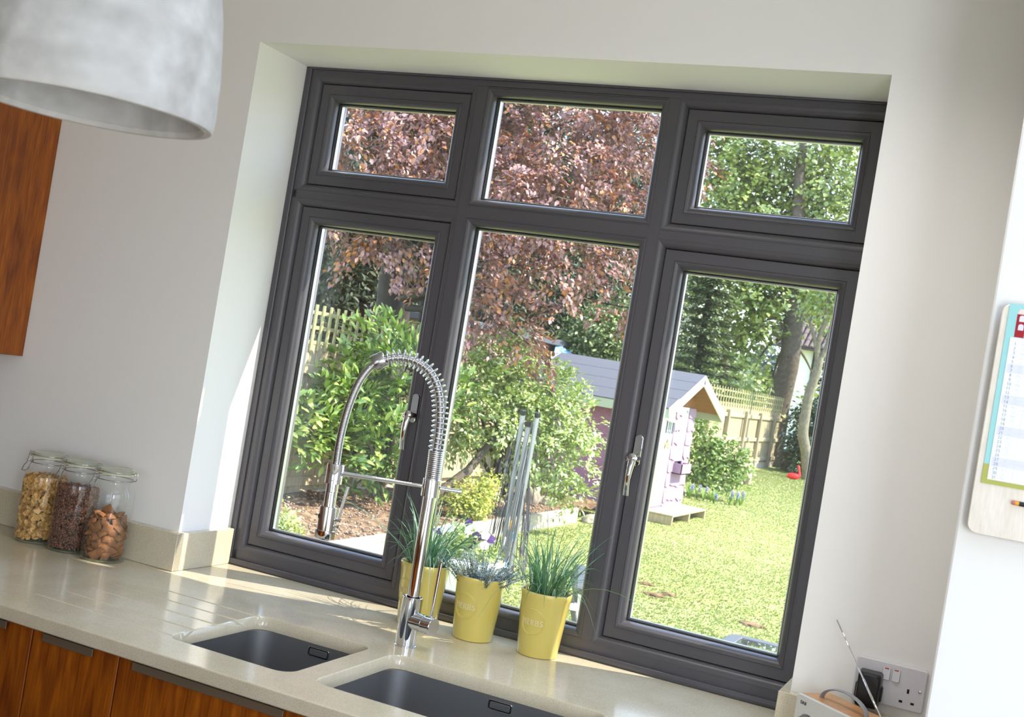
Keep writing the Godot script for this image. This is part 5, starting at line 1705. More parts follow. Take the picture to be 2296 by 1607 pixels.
# ---------------------------------------------------------------- trees and bushes
func crown(t: Node, blobs: Array, leaf: ArrayMesh, m: Material, per: float, size: Vector2, dark: Color, light: Color, opt := {}) -> void:
	var r := RandomNumberGenerator.new()
	r.seed = opt.get("seed", 1)
	var places := []
	var tints := []
	var clump: float = opt.get("clump", 0.11)
	var droop: float = opt.get("droop", 0.2)
	var third: Color = opt.get("third", light)
	for b in blobs:
		var c := Vector3(b[0], b[1], b[2])
		var rad: float = b[3]
		var n := int(per * pow(rad, 2.2)) + 4
		for k in n:
			var d := Vector3(r.randfn(), r.randfn(), r.randfn()).normalized()
			var q := c + d * Vector3(rad, rad * opt.get("flat", 0.85), rad) * pow(r.randf(), 0.42)
			var tone := r.randf()
			var dir := (d * 0.6 + Vector3(r.randfn(0, 0.5), -droop, r.randfn(0, 0.5))).normalized()
			var long: float = opt.get("spray", 0.0) * r.randf_range(0.5, 1.3)
			var tilt := Vector3(r.randfn(0, 0.4), 0, r.randfn(0, 0.4))
			var loose: float = 0.55 if long == 0.0 else 0.36
			for i in opt.get("leaves", 12):
				var p := q + Vector3(r.randfn(0, clump), r.randfn(0, clump), r.randfn(0, clump))
				if long > 0.0:
					var s := r.randf()
					p = q + dir * long * s + Vector3(0, -0.35 * long * s * s, 0) + Vector3(r.randfn(0, clump), r.randfn(0, clump * 0.7), r.randfn(0, clump)) * (1.1 - 0.5 * s)
				if p.y < GROUND + 0.02: continue
				var y := (dir + Vector3(r.randfn(0, loose), r.randfn(0, loose * 0.8), r.randfn(0, loose))).normalized()
				var z := (Vector3(0, 1, 0) + tilt + Vector3(r.randfn(0, loose), 0, r.randfn(0, loose)) + d * 0.3).normalized()
				var x := y.cross(z).normalized()
				z = x.cross(y)
				var l := r.randf_range(size.x, size.y)
				places.append(Transform3D(Basis(x * l, y * l, z * l), p))
				var u := clampf(tone * 0.6 + r.randf() * 0.4, 0.0, 1.0)
				var col := dark.lerp(light, u)
				if r.randf() < opt.get("third_part", 0.0): col = col.lerp(third, 0.5 + 0.5 * r.randf())
				tints.append(col)
	scatter("foliage", leaf, m, places, tints, t)

func limbs(t: Node, m: Material, from: Vector3, blobs: Array, r0: float, s: int, twigs := 3) -> void:
	var r := RandomNumberGenerator.new()
	r.seed = s
	for b in blobs:
		var c := Vector3(b[0], b[1], b[2])
		var root := Vector3(lerpf(from.x, c.x, 0.1), lerpf(from.y, c.y, 0.35), lerpf(from.z, c.z, 0.1))
		var bend := root.lerp(c, 0.5) + Vector3(r.randfn(0, 0.15), 0.12, r.randfn(0, 0.15))
		put("branch", Shape.new().tube(curve_points([root, bend, c], 6), [r0, r0 * 0.9, r0 * 0.8, r0 * 0.7, r0 * 0.6, r0 * 0.55, r0 * 0.5, r0 * 0.42, r0 * 0.35, r0 * 0.3, r0 * 0.25, r0 * 0.2, r0 * 0.15], 7).mesh(), m, t)
		var s2 := Shape.new()
		for k in twigs:
			var a := bend.lerp(c, r.randf())
			var d := Vector3(r.randfn(), r.randfn(0, 0.6) - 0.25, r.randfn()).normalized() * float(b[3]) * r.randf_range(0.6, 1.15)
			s2.tube([a, a + d * 0.5 + Vector3(0, 0.04, 0), a + d + Vector3(0, -0.1 * d.length(), 0)], [r0 * 0.16 + 0.003, 0.004, 0.002], 5)
		put("twigs", s2.mesh(), M.twig, t)

func build_trees() -> void:
	var ovate := leaf_mesh(0.62, 0.18, 0.16)
	var t := thing("purple_leaf_tree", "large copper-purple leaved tree hanging over the left fence", "tree")
	var foot := Vector3(-4.85, GROUND, -9.3)
	put("trunk", Shape.new().tube([foot, foot + Vector3(0.02, 1.2, 0.05), foot + Vector3(-0.05, 2.4, 0.1), foot + Vector3(0.1, 3.6, 0.2), foot + Vector3(0.4, 5.0, 0.4)], [0.2, 0.16, 0.15, 0.12, 0.06], 12).mesh(), M.dark_bark, t)
	limbs(t, M.dark_bark, foot + Vector3(0, 2.2, 0), PURPLE, 0.045, 3, 9)
	crown(t, PURPLE, ovate, M.purple_leaf, 160.0, Vector2(0.034, 0.068), Color(0.09, 0.035, 0.032), Color(0.46, 0.28, 0.25), {"seed": 2, "clump": 0.045, "leaves": 34, "spray": 0.3, "droop": 0.45, "third": Color(0.50, 0.22, 0.06), "third_part": 0.16})
	# dark trunks behind the fence
	var tr := [[-4.78, -9.9, 0.13], [-5.2, -9.6, 0.11], [-5.45, -10.4, 0.16], [-5.0, -10.9, 0.12], [-5.9, -11.2, 0.15]]
	var n := 0
	for p in tr:
		var c := thing("dark_tree", ["dark tree trunk just behind the trellis, nearest the laurel", "second dark tree trunk behind the trellis", "thick dark trunk standing behind the others", "slim dark trunk behind the laurel's top", "dark trunk furthest left behind the trellis"][n], "tree", Vector3(p[0], GROUND, p[1]))
		put("trunk", Shape.new().tube([Vector3.ZERO, Vector3(0.05, 2.0, 0), Vector3(0.0, 4.5, 0.1), Vector3(0, 6.5, 0)], [p[2], p[2] * 0.85, p[2] * 0.6, 0.03], 10).mesh(), M.dark_bark, c)
		crown(c, [[0, 4.6, 0, 1.0], [0.2, 5.8, 0, 0.8]], ovate, M.needle, 160.0, Vector2(0.08, 0.14), Color(0.03, 0.05, 0.02), Color(0.08, 0.11, 0.04), {"seed": 30 + n, "clump": 0.15})
		n += 1
	# dark evergreens that close the view behind
	var groups := [[0, 4], [4, 5], [5, 8], [8, 11], [11, 14], [14, 16]]
	n = 0
	for g in groups:
		var c := thing("dark_evergreen", ["blue-green evergreen behind the purple leaves, above the playhouse", "tall evergreen far behind the middle of the window", "broad dark evergreen behind the clothes dryer", "dark evergreen closing the view at the far left", "tall dark evergreen high behind the purple tree", "low dark evergreen behind the trellis"][n], "tree")
		var bl: Array = DARKBACK.slice(g[0], g[1])
		var mid := Vector3(bl[0][0], GROUND, bl[0][2])
		put("trunk", Shape.new().tube([mid, mid + Vector3(0, 3, 0), mid + Vector3(0, 6, 0)], [0.18, 0.14, 0.05], 9).mesh(), M.dark_bark, c)
		var more := bl.duplicate()
		for b in bl: more.append([b[0], maxf(b[1] - b[3] * 1.4, 0.0), b[2], b[3]])
		crown(c, more, leaf_mesh(0.4, 0.1, 0.1), M.needle, 300.0, Vector2(0.07, 0.14), Color(0.022, 0.034, 0.016), Color(0.07, 0.095, 0.04), {"seed": 50 + n, "clump": 0.16, "droop": 0.5})
		n += 1
	# holly-like tree over the playhouse roof
	t = thing("evergreen_bush", "glossy light green evergreen rising behind the playhouse roof", "tree")
	put("trunk", Shape.new().tube([Vector3(-4.75, GROUND, -16.2), Vector3(-4.7, 0.5, -16.2), Vector3(-4.65, 1.4, -16.3)], [0.08, 0.06, 0.03], 8).mesh(), M.bark, t)
	crown(t, HOLLY, leaf_mesh(0.5, 0.2, 0.1), M.leaf, 420.0, Vector2(0.06, 0.10), Color(0.07, 0.11, 0.03), Color(0.28, 0.34, 0.12), {"seed": 5, "clump": 0.09})
	# layered conifer right of it
	t = thing("conifer", "tall layered conifer standing behind the playhouse gable", "tree", Vector3(-5.62, GROUND, -26.0))
	put("trunk", Shape.new().tube([Vector3.ZERO, Vector3(0, 3.0, 0), Vector3(0, 6.2, 0)], [0.13, 0.09, 0.02], 9).mesh(), M.dark_bark, t)
	var r := RandomNumberGenerator.new()
	r.seed = 12
	var places := []
	var tints := []
	var bm := Shape.new()
	for layer in 22:
		var y := 0.7 + layer * 0.25
		var reach := 1.2 * (1.0 - pow(layer / 22.5, 1.25)) + 0.1
		for k in 9:
			var a := TAU * k / 9.0 + layer * 1.9 + r.randfn(0, 0.15)
			var d := Vector3(cos(a), 0, sin(a))
			var l := reach * r.randf_range(0.75, 1.1)
			bm.tube([Vector3(0, y, 0), Vector3(0, y - 0.03, 0) + d * l * 0.6, Vector3(0, y - 0.02, 0) + d * l], [0.018, 0.01, 0.004], 4)
			for i in int(150 * l) + 50:
				var u := pow(r.randf(), 0.7)
				var p := Vector3(0, y - 0.05 * u + r.randfn(0, 0.045), 0) + d * l * u + d.cross(Vector3.UP) * r.randfn(0, 0.11 * (1.1 - u * 0.6))
				var yy := (d + d.cross(Vector3.UP) * r.randfn(0, 0.7) + Vector3(0, r.randfn(-0.1, 0.2), 0)).normalized()
				var xx := yy.cross(Vector3.UP).normalized()
				var sz := r.randf_range(0.10, 0.20)
				places.append(Transform3D(Basis(xx * sz, yy * sz, xx.cross(yy) * sz), p))
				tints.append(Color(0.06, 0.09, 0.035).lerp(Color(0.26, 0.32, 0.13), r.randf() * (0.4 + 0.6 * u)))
	put("branches", bm.mesh(), M.dark_bark, t)
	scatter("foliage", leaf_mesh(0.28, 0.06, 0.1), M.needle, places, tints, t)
	# big tree on the right
	t = thing("broadleaf_tree", "big broadleaf tree with a thick grey-brown trunk at the right", "tree")
	put("trunk", Shape.new().tube(curve_points([Vector3(-4.38, GROUND, -30.45), Vector3(-4.36, 0.6, -30.47), Vector3(-4.28, 1.7, -30.49), Vector3(-4.29, 2.42, -30.49), Vector3(-4.36, 3.3, -30.46), Vector3(-4.51, 5.0, -30.4), Vector3(-4.86, 6.8, -30.8), Vector3(-5.08, 9.4, -31.2)], 5), [0.42, 0.37, 0.34, 0.33, 0.32, 0.31, 0.30, 0.30, 0.29, 0.29, 0.28, 0.28, 0.27, 0.27, 0.26, 0.26, 0.25, 0.25, 0.24, 0.23, 0.22, 0.21, 0.20, 0.19, 0.18, 0.17, 0.16, 0.15, 0.14, 0.13, 0.12, 0.11, 0.10, 0.09, 0.08, 0.06], 16).mesh(), M.bark, t)
	limbs(t, M.bark, Vector3(-4.4, 3.2, -30.4), BIGTREE, 0.07, 8, 5)
	crown(t, BIGTREE, leaf_mesh(0.85, 0.15, 0.15), M.leaf, 42.0, Vector2(0.09, 0.17), Color(0.10, 0.15, 0.03), Color(0.42, 0.48, 0.14), {"seed": 9, "clump": 0.13, "leaves": 17, "spray": 0.55, "droop": 0.3})
	# pale multi-stemmed tree in front of it
	t = thing("pale_stemmed_tree", "slim pale-barked tree with a bent forked stem by the right frame", "tree")
	put("trunk", Shape.new().tube(curve_points([Vector3(-2.69, GROUND, -26.83), Vector3(-2.8, -0.4, -26.78), Vector3(-2.95, 0.07, -26.71), Vector3(-2.97, 0.56, -26.71), Vector3(-2.96, 1.11, -26.71), Vector3(-2.87, 1.67, -26.74), Vector3(-2.86, 2.0, -26.75)], 5), [0.125, 0.125, 0.125, 0.14, 0.138, 0.135, 0.132, 0.13, 0.13, 0.13, 0.13, 0.13, 0.128, 0.126, 0.125, 0.124, 0.122, 0.12, 0.12, 0.118, 0.117, 0.116, 0.115, 0.114, 0.112, 0.11, 0.11, 0.108, 0.105, 0.10, 0.09], 12).mesh(), M.pale_bark, t)
	for b in [[Vector3(-2.87, 1.67, -26.74), Vector3(-2.94, 2.1, -26.71), Vector3(-3.08, 2.51, -26.65), Vector3(-3.25, 2.87, -26.58), Vector3(-3.42, 3.05, -26.5)], [Vector3(-2.94, 2.1, -26.71), Vector3(-2.93, 2.5, -26.68), Vector3(-2.86, 2.85, -26.65), Vector3(-2.84, 3.4, -26.6), Vector3(-2.7, 4.2, -26.5)], [Vector3(-2.86, 1.9, -26.75), Vector3(-2.72, 2.36, -26.81), Vector3(-2.70, 2.91, -26.81), Vector3(-2.66, 3.56, -26.79), Vector3(-2.5, 4.4, -26.8)]]:
		put("stem", Shape.new().tube(curve_points(b, 4), [0.075, 0.07, 0.068, 0.065, 0.06, 0.058, 0.055, 0.052, 0.05, 0.048, 0.045, 0.042, 0.04, 0.035, 0.03, 0.025, 0.02], 9).mesh(), M.pale_bark, t)
	crown(t, [[-2.75, 3.6, -26.7, 0.55], [-2.5, 4.3, -26.8, 0.7], [-3.3, 3.3, -26.6, 0.4], [-2.3, 3.4, -26.9, 0.4]], leaf_mesh(0.7, 0.15, 0.15), M.leaf, 90.0, Vector2(0.08, 0.14), Color(0.14, 0.20, 0.04), Color(0.36, 0.44, 0.14), {"seed": 14, "clump": 0.16})
	t = thing("dark_shrubbery", "dense dark green shrubs under the trees at the garden's right end", "shrub")
	crown(t, IVY, leaf_mesh(0.6, 0.15, 0.12), M.leaf, 420.0, Vector2(0.08, 0.15), Color(0.03, 0.055, 0.025), Color(0.10, 0.155, 0.06), {"seed": 16, "clump": 0.14})
	put("stems", Shape.new().tube([Vector3(-3.2, GROUND, -28.6), Vector3(-3.1, 0.0, -28.7), Vector3(-2.9, 0.8, -29)], [0.05, 0.04, 0.02], 6).mesh(), M.dark_bark, t)
	t = thing("pale_green_tree", "feathery pale green trees far behind the playhouse gable", "tree")
	crown(t, FARLIGHT, leaf_mesh(0.6, 0.1, 0.1), M.leaf, 80.0, Vector2(0.12, 0.22), Color(0.20, 0.25, 0.10), Color(0.44, 0.48, 0.24), {"seed": 18, "clump": 0.18})
	put("trunk", Shape.new().tube([Vector3(-7.6, GROUND, -36.8), Vector3(-7.6, 1.5, -36.9), Vector3(-7.7, 3.0, -37)], [0.2, 0.15, 0.05], 8).mesh(), M.bark, t)
	t = thing("far_hedge", "blue-grey distant hedge above the trellis on the right", "hedge")
	crown(t, DISTHEDGE, leaf_mesh(0.6, 0.1, 0.1), M.needle, 60.0, Vector2(0.2, 0.35), Color(0.10, 0.14, 0.13), Color(0.20, 0.26, 0.24), {"seed": 19, "clump": 0.25})

func build_bushes() -> void:
	var long := leaf_mesh(0.36, 0.22, 0.18)
	var t := thing("laurel_bush", "glossy dark laurel bush in front of the trellis, behind the tap", "bush")
	limbs(t, M.bark, Vector3(-3.45, GROUND + 0.1, -7.2), LAUREL, 0.024, 21, 3)
	crown(t, LAUREL, long, M.leaf, 430.0, Vector2(0.07, 0.12), Color(0.045, 0.10, 0.018), Color(0.24, 0.36, 0.07), {"seed": 22, "clump": 0.045, "droop": -0.35, "leaves": 14, "spray": 0.2, "third": Color(0.44, 0.52, 0.14), "third_part": 0.25})
	put("low_stem", Shape.new().tube([Vector3(-3.3, GROUND + 0.1, -7.3), Vector3(-3.1, -0.75, -7.5), Vector3(-2.95, -0.45, -7.9), Vector3(-2.9, -0.1, -8.3)], [0.07, 0.06, 0.045, 0.03], 8).mesh(), M.bark, t)
	t = thing("light_green_bush", "large light green bush in front of the playhouse, behind the dryer", "bush")
	limbs(t, M.bark, Vector3(-3.05, GROUND + 0.1, -8.9), CENTREBUSH, 0.028, 24, 4)
	crown(t, CENTREBUSH, leaf_mesh(0.46, 0.2, 0.18), M.leaf, 720.0, Vector2(0.036, 0.070), Color(0.18, 0.26, 0.05), Color(0.50, 0.58, 0.20), {"seed": 25, "clump": 0.04, "leaves": 20, "spray": 0.22, "droop": 0.05, "third": Color(0.68, 0.72, 0.40), "third_part": 0.28})
	t = thing("yellow_bush", "small yellow-leaved bush low behind the tap's arm", "bush")
	crown(t, YELLOW, leaf_mesh(0.5, 0.2, 0.1), M.leaf, 2300.0, Vector2(0.025, 0.045), Color(0.34, 0.38, 0.05), Color(0.62, 0.62, 0.16), {"seed": 27, "clump": 0.035})
	put("stem", Shape.new().tube([Vector3(-2.75, GROUND + 0.1, -7.65), Vector3(-2.72, -0.75, -7.65), Vector3(-2.7, -0.6, -7.7)], [0.02, 0.014, 0.006], 6).mesh(), M.bark, t)
	t = thing("lime_plant", "low lime green plant at the bottom left of the view", "plant")
	crown(t, LIME, leaf_mesh(0.5, 0.2, 0.1), M.leaf, 3600.0, Vector2(0.022, 0.042), Color(0.30, 0.38, 0.07), Color(0.56, 0.60, 0.24), {"seed": 28, "clump": 0.03})
	put("stem", Shape.new().tube([Vector3(-2.9, GROUND + 0.1, -4.75), Vector3(-2.9, -0.8, -4.75)], [0.012, 0.006], 6).mesh(), M.bark, t)
	t = thing("leafy_shrub", "leafy green shrub beside the playhouse with bluebells at its foot", "shrub")
	limbs(t, M.bark, Vector3(-2.7, GROUND, -16.7), PLAYSHRUB, 0.015, 29, 3)
	crown(t, PLAYSHRUB, leaf_mesh(0.6, 0.15, 0.12), M.leaf, 620.0, Vector2(0.05, 0.09), Color(0.10, 0.17, 0.03), Color(0.32, 0.41, 0.10), {"seed": 30, "clump": 0.07})
	# bluebells
	var r := RandomNumberGenerator.new()
	r.seed = 41
	var bell := leaf_mesh(0.7, 0.4, 0.3)
	for k in 9:
		var at := Vector3([-2.62, -2.5, -2.72, -2.05, -2.12, -2.0, -2.3, -2.4, -2.8][k], GROUND, [-15.9, -15.85, -15.8, -16.1, -16.0, -16.25, -15.7, -15.9, -15.95][k])
		var b := thing("bluebell", ["bluebell in the left-hand clump under the leafy shrub", "bluebell in the right-hand clump beside the stone slab", "low bluebell between the two clumps under the shrub"][0 if k < 3 else (1 if k < 6 else 2)], "flower", at, 0.0, ["left clump of bluebells", "right clump of bluebells", "low bluebells between the clumps"][0 if k < 3 else (1 if k < 6 else 2)])
		var tall := 0.24 if k < 6 else 0.17
		put("stem", Shape.new().tube([Vector3.ZERO, Vector3(0.01, tall * 0.6, 0), Vector3(0.04, tall, 0)], [0.004, 0.004, 0.003], 5).mesh(), M.twig, b)
		var places := []
		var tints := []
		for i in 26:
			var u := i / 26.0
			var a := i * 2.4
			var d := Vector3(cos(a), -0.3, sin(a)).normalized()
			places.append(Transform3D(Basis(d.cross(Vector3.UP).normalized() * 0.03, d * 0.03, Vector3.UP * 0.03), Vector3(0.03, tall * (0.5 + 0.5 * u), 0)))
			tints.append(Color(0.22, 0.23, 0.50).lerp(Color(0.42, 0.42, 0.72), r.randf()))
		scatter("florets", bell, M.petal, places, tints, b)
		var s := Shape.new()
		for i in 9:
			var a := r.randf() * TAU
			var d := Vector3(cos(a), 0, sin(a))
			var x := d.cross(Vector3.UP) * 0.009
			var tip := d * r.randf_range(0.08, 0.2) + Vector3(0, r.randf_range(0.12, 0.26), 0)
			var mid := tip * 0.5 + Vector3(0, 0.05, 0)
			s.quad(-x, mid - x, mid + x, x)
			s.tri(mid - x, tip, mid + x)
		var lm := (M.leaf as StandardMaterial3D).duplicate() as StandardMaterial3D
		lm.vertex_color_use_as_albedo = false
		lm.albedo_color = Color(0.42, 0.55, 0.2)
		put("leaves", s.mesh(), lm, b)
	# white planter of pansies outside the window
	t = thing("flower_planter", "white planter of white and purple pansies, seen behind the middle herb pot", "planter", Vector3(-1.36, GROUND, -4.55))
	var s := Shape.new()
	s.loft([square(0.15, 0.12, 0.0), square(0.25, 0.17, 0.3), square(0.265, 0.185, 0.3), square(0.265, 0.185, 0.33), square(0.24, 0.16, 0.33), square(0.235, 0.155, 0.29)])
	put("box", s.mesh(), M.white_gloss, t)
	crown(t, [[-0.1, 0.4, 0, 0.14], [0.12, 0.4, 0, 0.14], [0.0, 0.42, 0.05, 0.12]], leaf_mesh(0.6, 0.2, 0.1), M.leaf, 1300.0, Vector2(0.03, 0.05), Color(0.16, 0.22, 0.06), Color(0.38, 0.44, 0.14), {"seed": 33, "clump": 0.03})
	for k in 22:
		var f := Shape.new()
		f.smooth()
		var c := Vector3(r.randf_range(-0.22, 0.24), r.randf_range(0.42, 0.56), r.randf_range(-0.1, 0.14))
		var nrm := Vector3(r.randfn(0.3, 0.4), r.randf_range(0.1, 0.7), 1.0).normalized()
		var x := nrm.cross(Vector3.UP).normalized()
		var y := x.cross(nrm)
		for i in 5:
			var a := TAU * i / 5 + 0.3
			var d := x * cos(a) + y * sin(a)
			var e := x * -sin(a) + y * cos(a)
			f.tri(c + nrm * 0.004, c + d * 0.022 - e * 0.017, c + d * 0.034)
			f.tri(c + nrm * 0.004, c + d * 0.034, c + d * 0.022 + e * 0.017)
		put("blossom", f.mesh(), M.white_gloss if k % 3 != 0 else purple(), t)

func square(w: float, d: float, y: float) -> Array:
	return [Vector3(-w, y, -d), Vector3(w, y, -d), Vector3(w, y, d), Vector3(-w, y, d)]

func purple() -> Material:
	if not M.has("petal_purple"): mat("petal_purple", Color(0.26, 0.08, 0.36), 0.7)
	return M.petal_purple

func build_garden_things() -> void:
	# folded rotary clothes dryer
	var t := thing("clothes_dryer", "folded rotary clothes dryer with aluminium arms and dark lines", "clothes dryer", Vector3(-1.135, GROUND, -4.81))
	var s := Shape.new()
	s.tube([Vector3.ZERO, Vector3(0, 1.28, 0)], [0.019], 14)
	put("pole", s.mesh(), M.aluminium, t)
	s = Shape.new()
	s.lathe([Vector2(0, 1.255), Vector2(0.027, 1.255), Vector2(0.027, 1.29), Vector2(0, 1.292)], 16)
	s.lathe([Vector2(0, 0.24), Vector2(0.035, 0.24), Vector2(0.035, 0.32), Vector2(0, 0.32)], 16)
	put("hub", s.mesh(), M.black_plastic, t)
	var r := RandomNumberGenerator.new()
	r.seed = 52
	for k in 4:
		var a := TAU * k / 4 + 0.5
		var d := Vector3(cos(a), 0, sin(a))
		s = Shape.new()
		var b := Basis(d.cross(Vector3.UP), (Vector3.UP * 1.06 + d * 0.022).normalized(), d)
		s.box(Vector3(0, 0.53, 0), Vector3(0.017, 1.06, 0.022), 0.003, Transform3D(b, d * 0.048 + Vector3(0, 0.27, 0)))
		var arm := put("arm", s.mesh(), M.aluminium, t)
		s = Shape.new()
		s.box(Vector3(0, 1.075, 0), Vector3(0.024, 0.04, 0.03), 0.006, Transform3D(b, d * 0.048 + Vector3(0, 0.27, 0)))
		put("end_cap", s.mesh(), M.black_plastic, arm)
	for k in 44:
		var a := r.randf() * TAU
		var q := r.randf_range(0.045, 0.1)
		var top := Vector3(cos(a) * q, r.randf_range(0.7, 1.3), sin(a) * q)
		var low := Vector3(cos(a + 0.5) * (q + 0.06), r.randf_range(0.08, 0.4), sin(a + 0.5) * (q + 0.06))
		put("line", Shape.new().tube([top, top.lerp(low, 0.5) + Vector3(cos(a), 0, sin(a)) * 0.012, low, low + Vector3(0.03 * sin(a), 0.05, 0.02)], [0.0028], 5).mesh(), M.grey_line, t)
	for k in 6:
		s = Shape.new()
		s.box(Vector3(r.randfn(0.02, 0.06), r.randf_range(0.2, 0.6), 0.08), Vector3(0.012, 0.06, 0.012), 0.002)
		put("peg", s.mesh(), [M.blue_tarp, M.pencil_yellow, M.canvas_white][k % 3], t)
	# incinerator bin
	t = thing("garden_bin", "rusty round metal bin with a grey domed lid by the fence end", "bin", Vector3(-3.70, GROUND, -29.5))
	s = Shape.new()
	s.lathe([Vector2(0, 0.02), Vector2(0.165, 0.02), Vector2(0.175, 0.05), Vector2(0.2, 0.48), Vector2(0.207, 0.485), Vector2(0.207, 0.50), Vector2(0, 0.50)], 26)
	put("drum", s.mesh(), M.rust, t)
	s = Shape.new()
	s.lathe([Vector2(0.216, 0.475), Vector2(0.22, 0.505), Vector2(0.15, 0.555), Vector2(0.05, 0.585), Vector2(0, 0.588)], 26)
	var lid := put("lid", s.mesh(), M.galvanised, t)
	s = Shape.new()
	s.lathe([Vector2(0.04, 0.58), Vector2(0.035, 0.64), Vector2(0.045, 0.655), Vector2(0, 0.66)], 14)
	put("chimney", s.mesh(), M.galvanised, lid)
	for k in 3:
		s = Shape.new()
		var a := TAU * k / 3
		s.tube([Vector3(0.14 * cos(a), 0, 0.14 * sin(a)), Vector3(0.15 * cos(a), 0.06, 0.15 * sin(a))], [0.014], 6)
		put("leg", s.mesh(), M.galvanised, t)
	# red ride-on toy
	t = thing("red_toy", "small coral red bird-shaped garden toy lying on the far lawn", "toy", Vector3(-2.90, GROUND, -26.0))
	s = Shape.new()
	s.lathe([Vector2(0, -0.15), Vector2(0.05, -0.13), Vector2(0.075, -0.06), Vector2(0.075, 0.06), Vector2(0.05, 0.13), Vector2(0, 0.15)], 16, Transform3D(Basis(Vector3(0, 1, 0), Vector3(1, 0.05, 0).normalized(), Vector3(0, 0, 1)), Vector3(0.0, 0.085, 0)), 90.0)
	put("body", s.mesh(), M.red_plastic, t)
	s = Shape.new()
	s.tube(curve_points([Vector3(0.09, 0.08, 0), Vector3(0.135, 0.13, 0), Vector3(0.125, 0.22, 0), Vector3(0.10, 0.30, 0), Vector3(0.085, 0.34, 0), Vector3(0.05, 0.335, 0)], 4), [0.06, 0.055, 0.05, 0.045, 0.04, 0.036, 0.032, 0.03, 0.028, 0.026, 0.024, 0.023, 0.024, 0.026, 0.028, 0.028, 0.026, 0.024, 0.02, 0.014, 0.008], 10)
	put("neck", s.mesh(), M.red_plastic, t)
	# garden chair and table just outside
	t = thing("garden_chair", "folded garden chair with grey frame and white sling, right of the herb pots", "chair", Vector3(0.463, GROUND, -1.59), 0.347)
	for z in [-0.24, 0.24]:
		s = Shape.new()
		s.box(Vector3(0, 0.465, 0), Vector3(0.020, 0.93, 0.022), 0.004, Transform3D(Basis.from_euler(Vector3(0, 0, 0.33)), Vector3(0.30, 0.0, z)))
		put("rear_leg", s.mesh(), M.garden_grey, t)
		s = Shape.new()
		s.box(Vector3(0, 0.44, 0), Vector3(0.018, 0.88, 0.022), 0.004, Transform3D(Basis.from_euler(Vector3(0, 0, -0.1)), Vector3(0.04, 0.0, z * 0.9)))
		put("front_leg", s.mesh(), M.garden_grey, t)
	s = Shape.new()
	s.box(Vector3(0, 0.32, 0), Vector3(0.030, 0.62, 0.43), 0.008, Transform3D(Basis.from_euler(Vector3(0, 0, 0.06)), Vector3(0.085, 0.28, 0)))
	put("sling", s.mesh(), M.canvas_white, t)
	s = Shape.new()
	s.box(Vector3(0.05, 0.895, 0), Vector3(0.085, 0.03, 0.5), 0.008, Transform3D(Basis.from_euler(Vector3(0, 0, -0.1)), Vector3(-0.085, 0.01, 0)))
	put("top_rail", s.mesh(), M.garden_grey, t)
	s = Shape.new()
	s.box(Vector3(0.022, 0.835, 0.24), Vector3(0.034, 0.026, 0.034), 0.004)
	put("strap", s.mesh(), M.canvas_white, t)
	t = thing("garden_table", "grey framed garden table with a glass top, bottom right of the view", "table", Vector3(1.0, GROUND, -1.32))
	s = Shape.new()
	var ring := []
	for l in [[0.0, 0.72], [0.0, 0.735], [-0.004, 0.74], [-0.052, 0.74], [-0.056, 0.735], [-0.056, 0.72], [0.0, 0.72]]: ring.append(rounded(0, -0.78, 1.3, 0, 0.06, l[1], l[0], 6))
	s.loft(ring, false, false)
	put("frame", s.mesh(), M.garden_grey, t)
	s = Shape.new()
	s.loft([rounded(0.05, -0.73, 1.25, -0.05, 0.02, 0.738, 0, 4), rounded(0.05, -0.73, 1.25, -0.05, 0.02, 0.732, 0, 4)])
	put("glass_top", s.mesh(), M.pane_glass, t)
	for q in [Vector2(0.06, -0.06), Vector2(1.24, -0.06), Vector2(0.06, -0.72), Vector2(1.24, -0.72)]:
		s = Shape.new()
		s.tube([Vector3(q.x, 0, q.y), Vector3(q.x, 0.72, q.y)], [0.02], 12)
		put("leg", s.mesh(), M.garden_grey, t)
	# white house far away on the right
	t = thing("white_house", "white rendered house with a tiled roof far behind the right trees", "house")
	s = Shape.new()
	span(s, Vector3(-7.2, GROUND, -52), Vector3(-3.6, 3.15, -44))
	put("wall", s.mesh(), M.render_white, t)
	s = Shape.new()
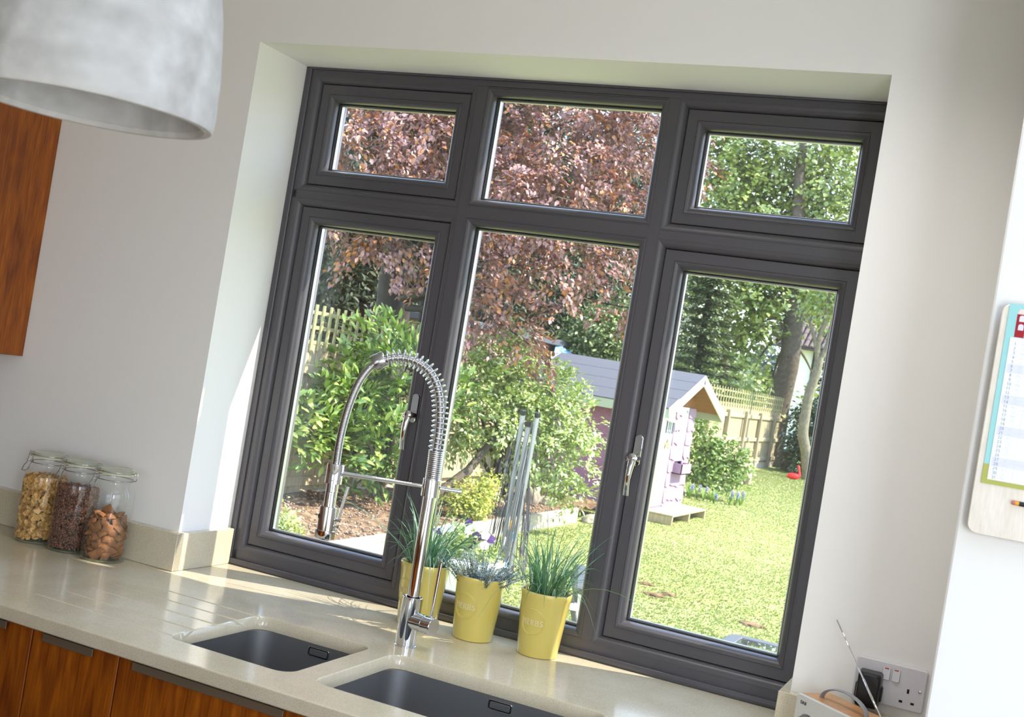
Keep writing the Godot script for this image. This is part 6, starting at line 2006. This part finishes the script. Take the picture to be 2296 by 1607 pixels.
	s.prism([Vector2(43.55, 2.98), Vector2(47.9, 5.75), Vector2(52.2, 3.0)], -7.5, -3.3, Transform3D(Basis(Vector3(0, 0, -1), Vector3(0, 1, 0), Vector3(1, 0, 0)), Vector3.ZERO))
	put("roof", s.mesh(), M.roof_tile, t)
	var rf := Shape.new()
	for row in 10:
		var z0 := -43.6 - 0.42 * row
		var y0 := 3.05 + 0.27 * row
		for k in 20:
			var xx := -7.5 + 0.215 * k
			rf.tube([Vector3(xx, y0, z0), Vector3(xx, y0 + 0.32, z0 - 0.5)], [0.1, 0.085], 6)
	var roof := put("roof_tiles", rf.mesh(), M.roof_tile, t)
	tag(roof, "", "", "", "stuff")
	s = Shape.new()
	span(s, Vector3(-7.5, 2.95, -43.75), Vector3(-3.3, 3.1, -43.6), 0.01)
	put("gutter", s.mesh(), M.black_plastic, t)
	s = Shape.new()
	span(s, Vector3(-5.92, 0.5, -43.95), Vector3(-5.84, 2.95, -43.85), 0.01)
	put("downpipe", s.mesh(), M.black_plastic, t)
	# neighbour's pink outbuilding and a blue cover behind the left fence
	t = thing("outbuilding", "pinkish rendered neighbouring building glimpsed behind the left fence", "building")
	s = Shape.new()
	span(s, Vector3(-9.5, GROUND, -16.5), Vector3(-5.3, 1.05, -12.3))
	put("wall", s.mesh(), M.pink_render, t)
	s = Shape.new()
	span(s, Vector3(-9.7, 1.05, -16.7), Vector3(-5.15, 1.15, -12.15), 0.01)
	put("roof_edge", s.mesh(), M.roof_felt, t)
	t = thing("blue_cover", "pale blue plastic cover showing above the playhouse roof's left end", "cover", Vector3(-5.55, 0.0, -15.4))
	s = Shape.new()
	s.box(Vector3(0, 0.93, 0), Vector3(0.42, 0.02, 0.9), 0.004, Transform3D(Basis.from_euler(Vector3(0.5, 0.35, -0.55)), Vector3(0, 0.1, 0)))
	put("sheet", s.mesh(), M.blue_tarp, t)
	s = Shape.new()
	for z in [-0.35, 0.35]: s.tube([Vector3(0.35, GROUND, z), Vector3(0.35, 0.95, z)], [0.02], 8)
	put("stand", s.mesh(), M.garden_grey, t)
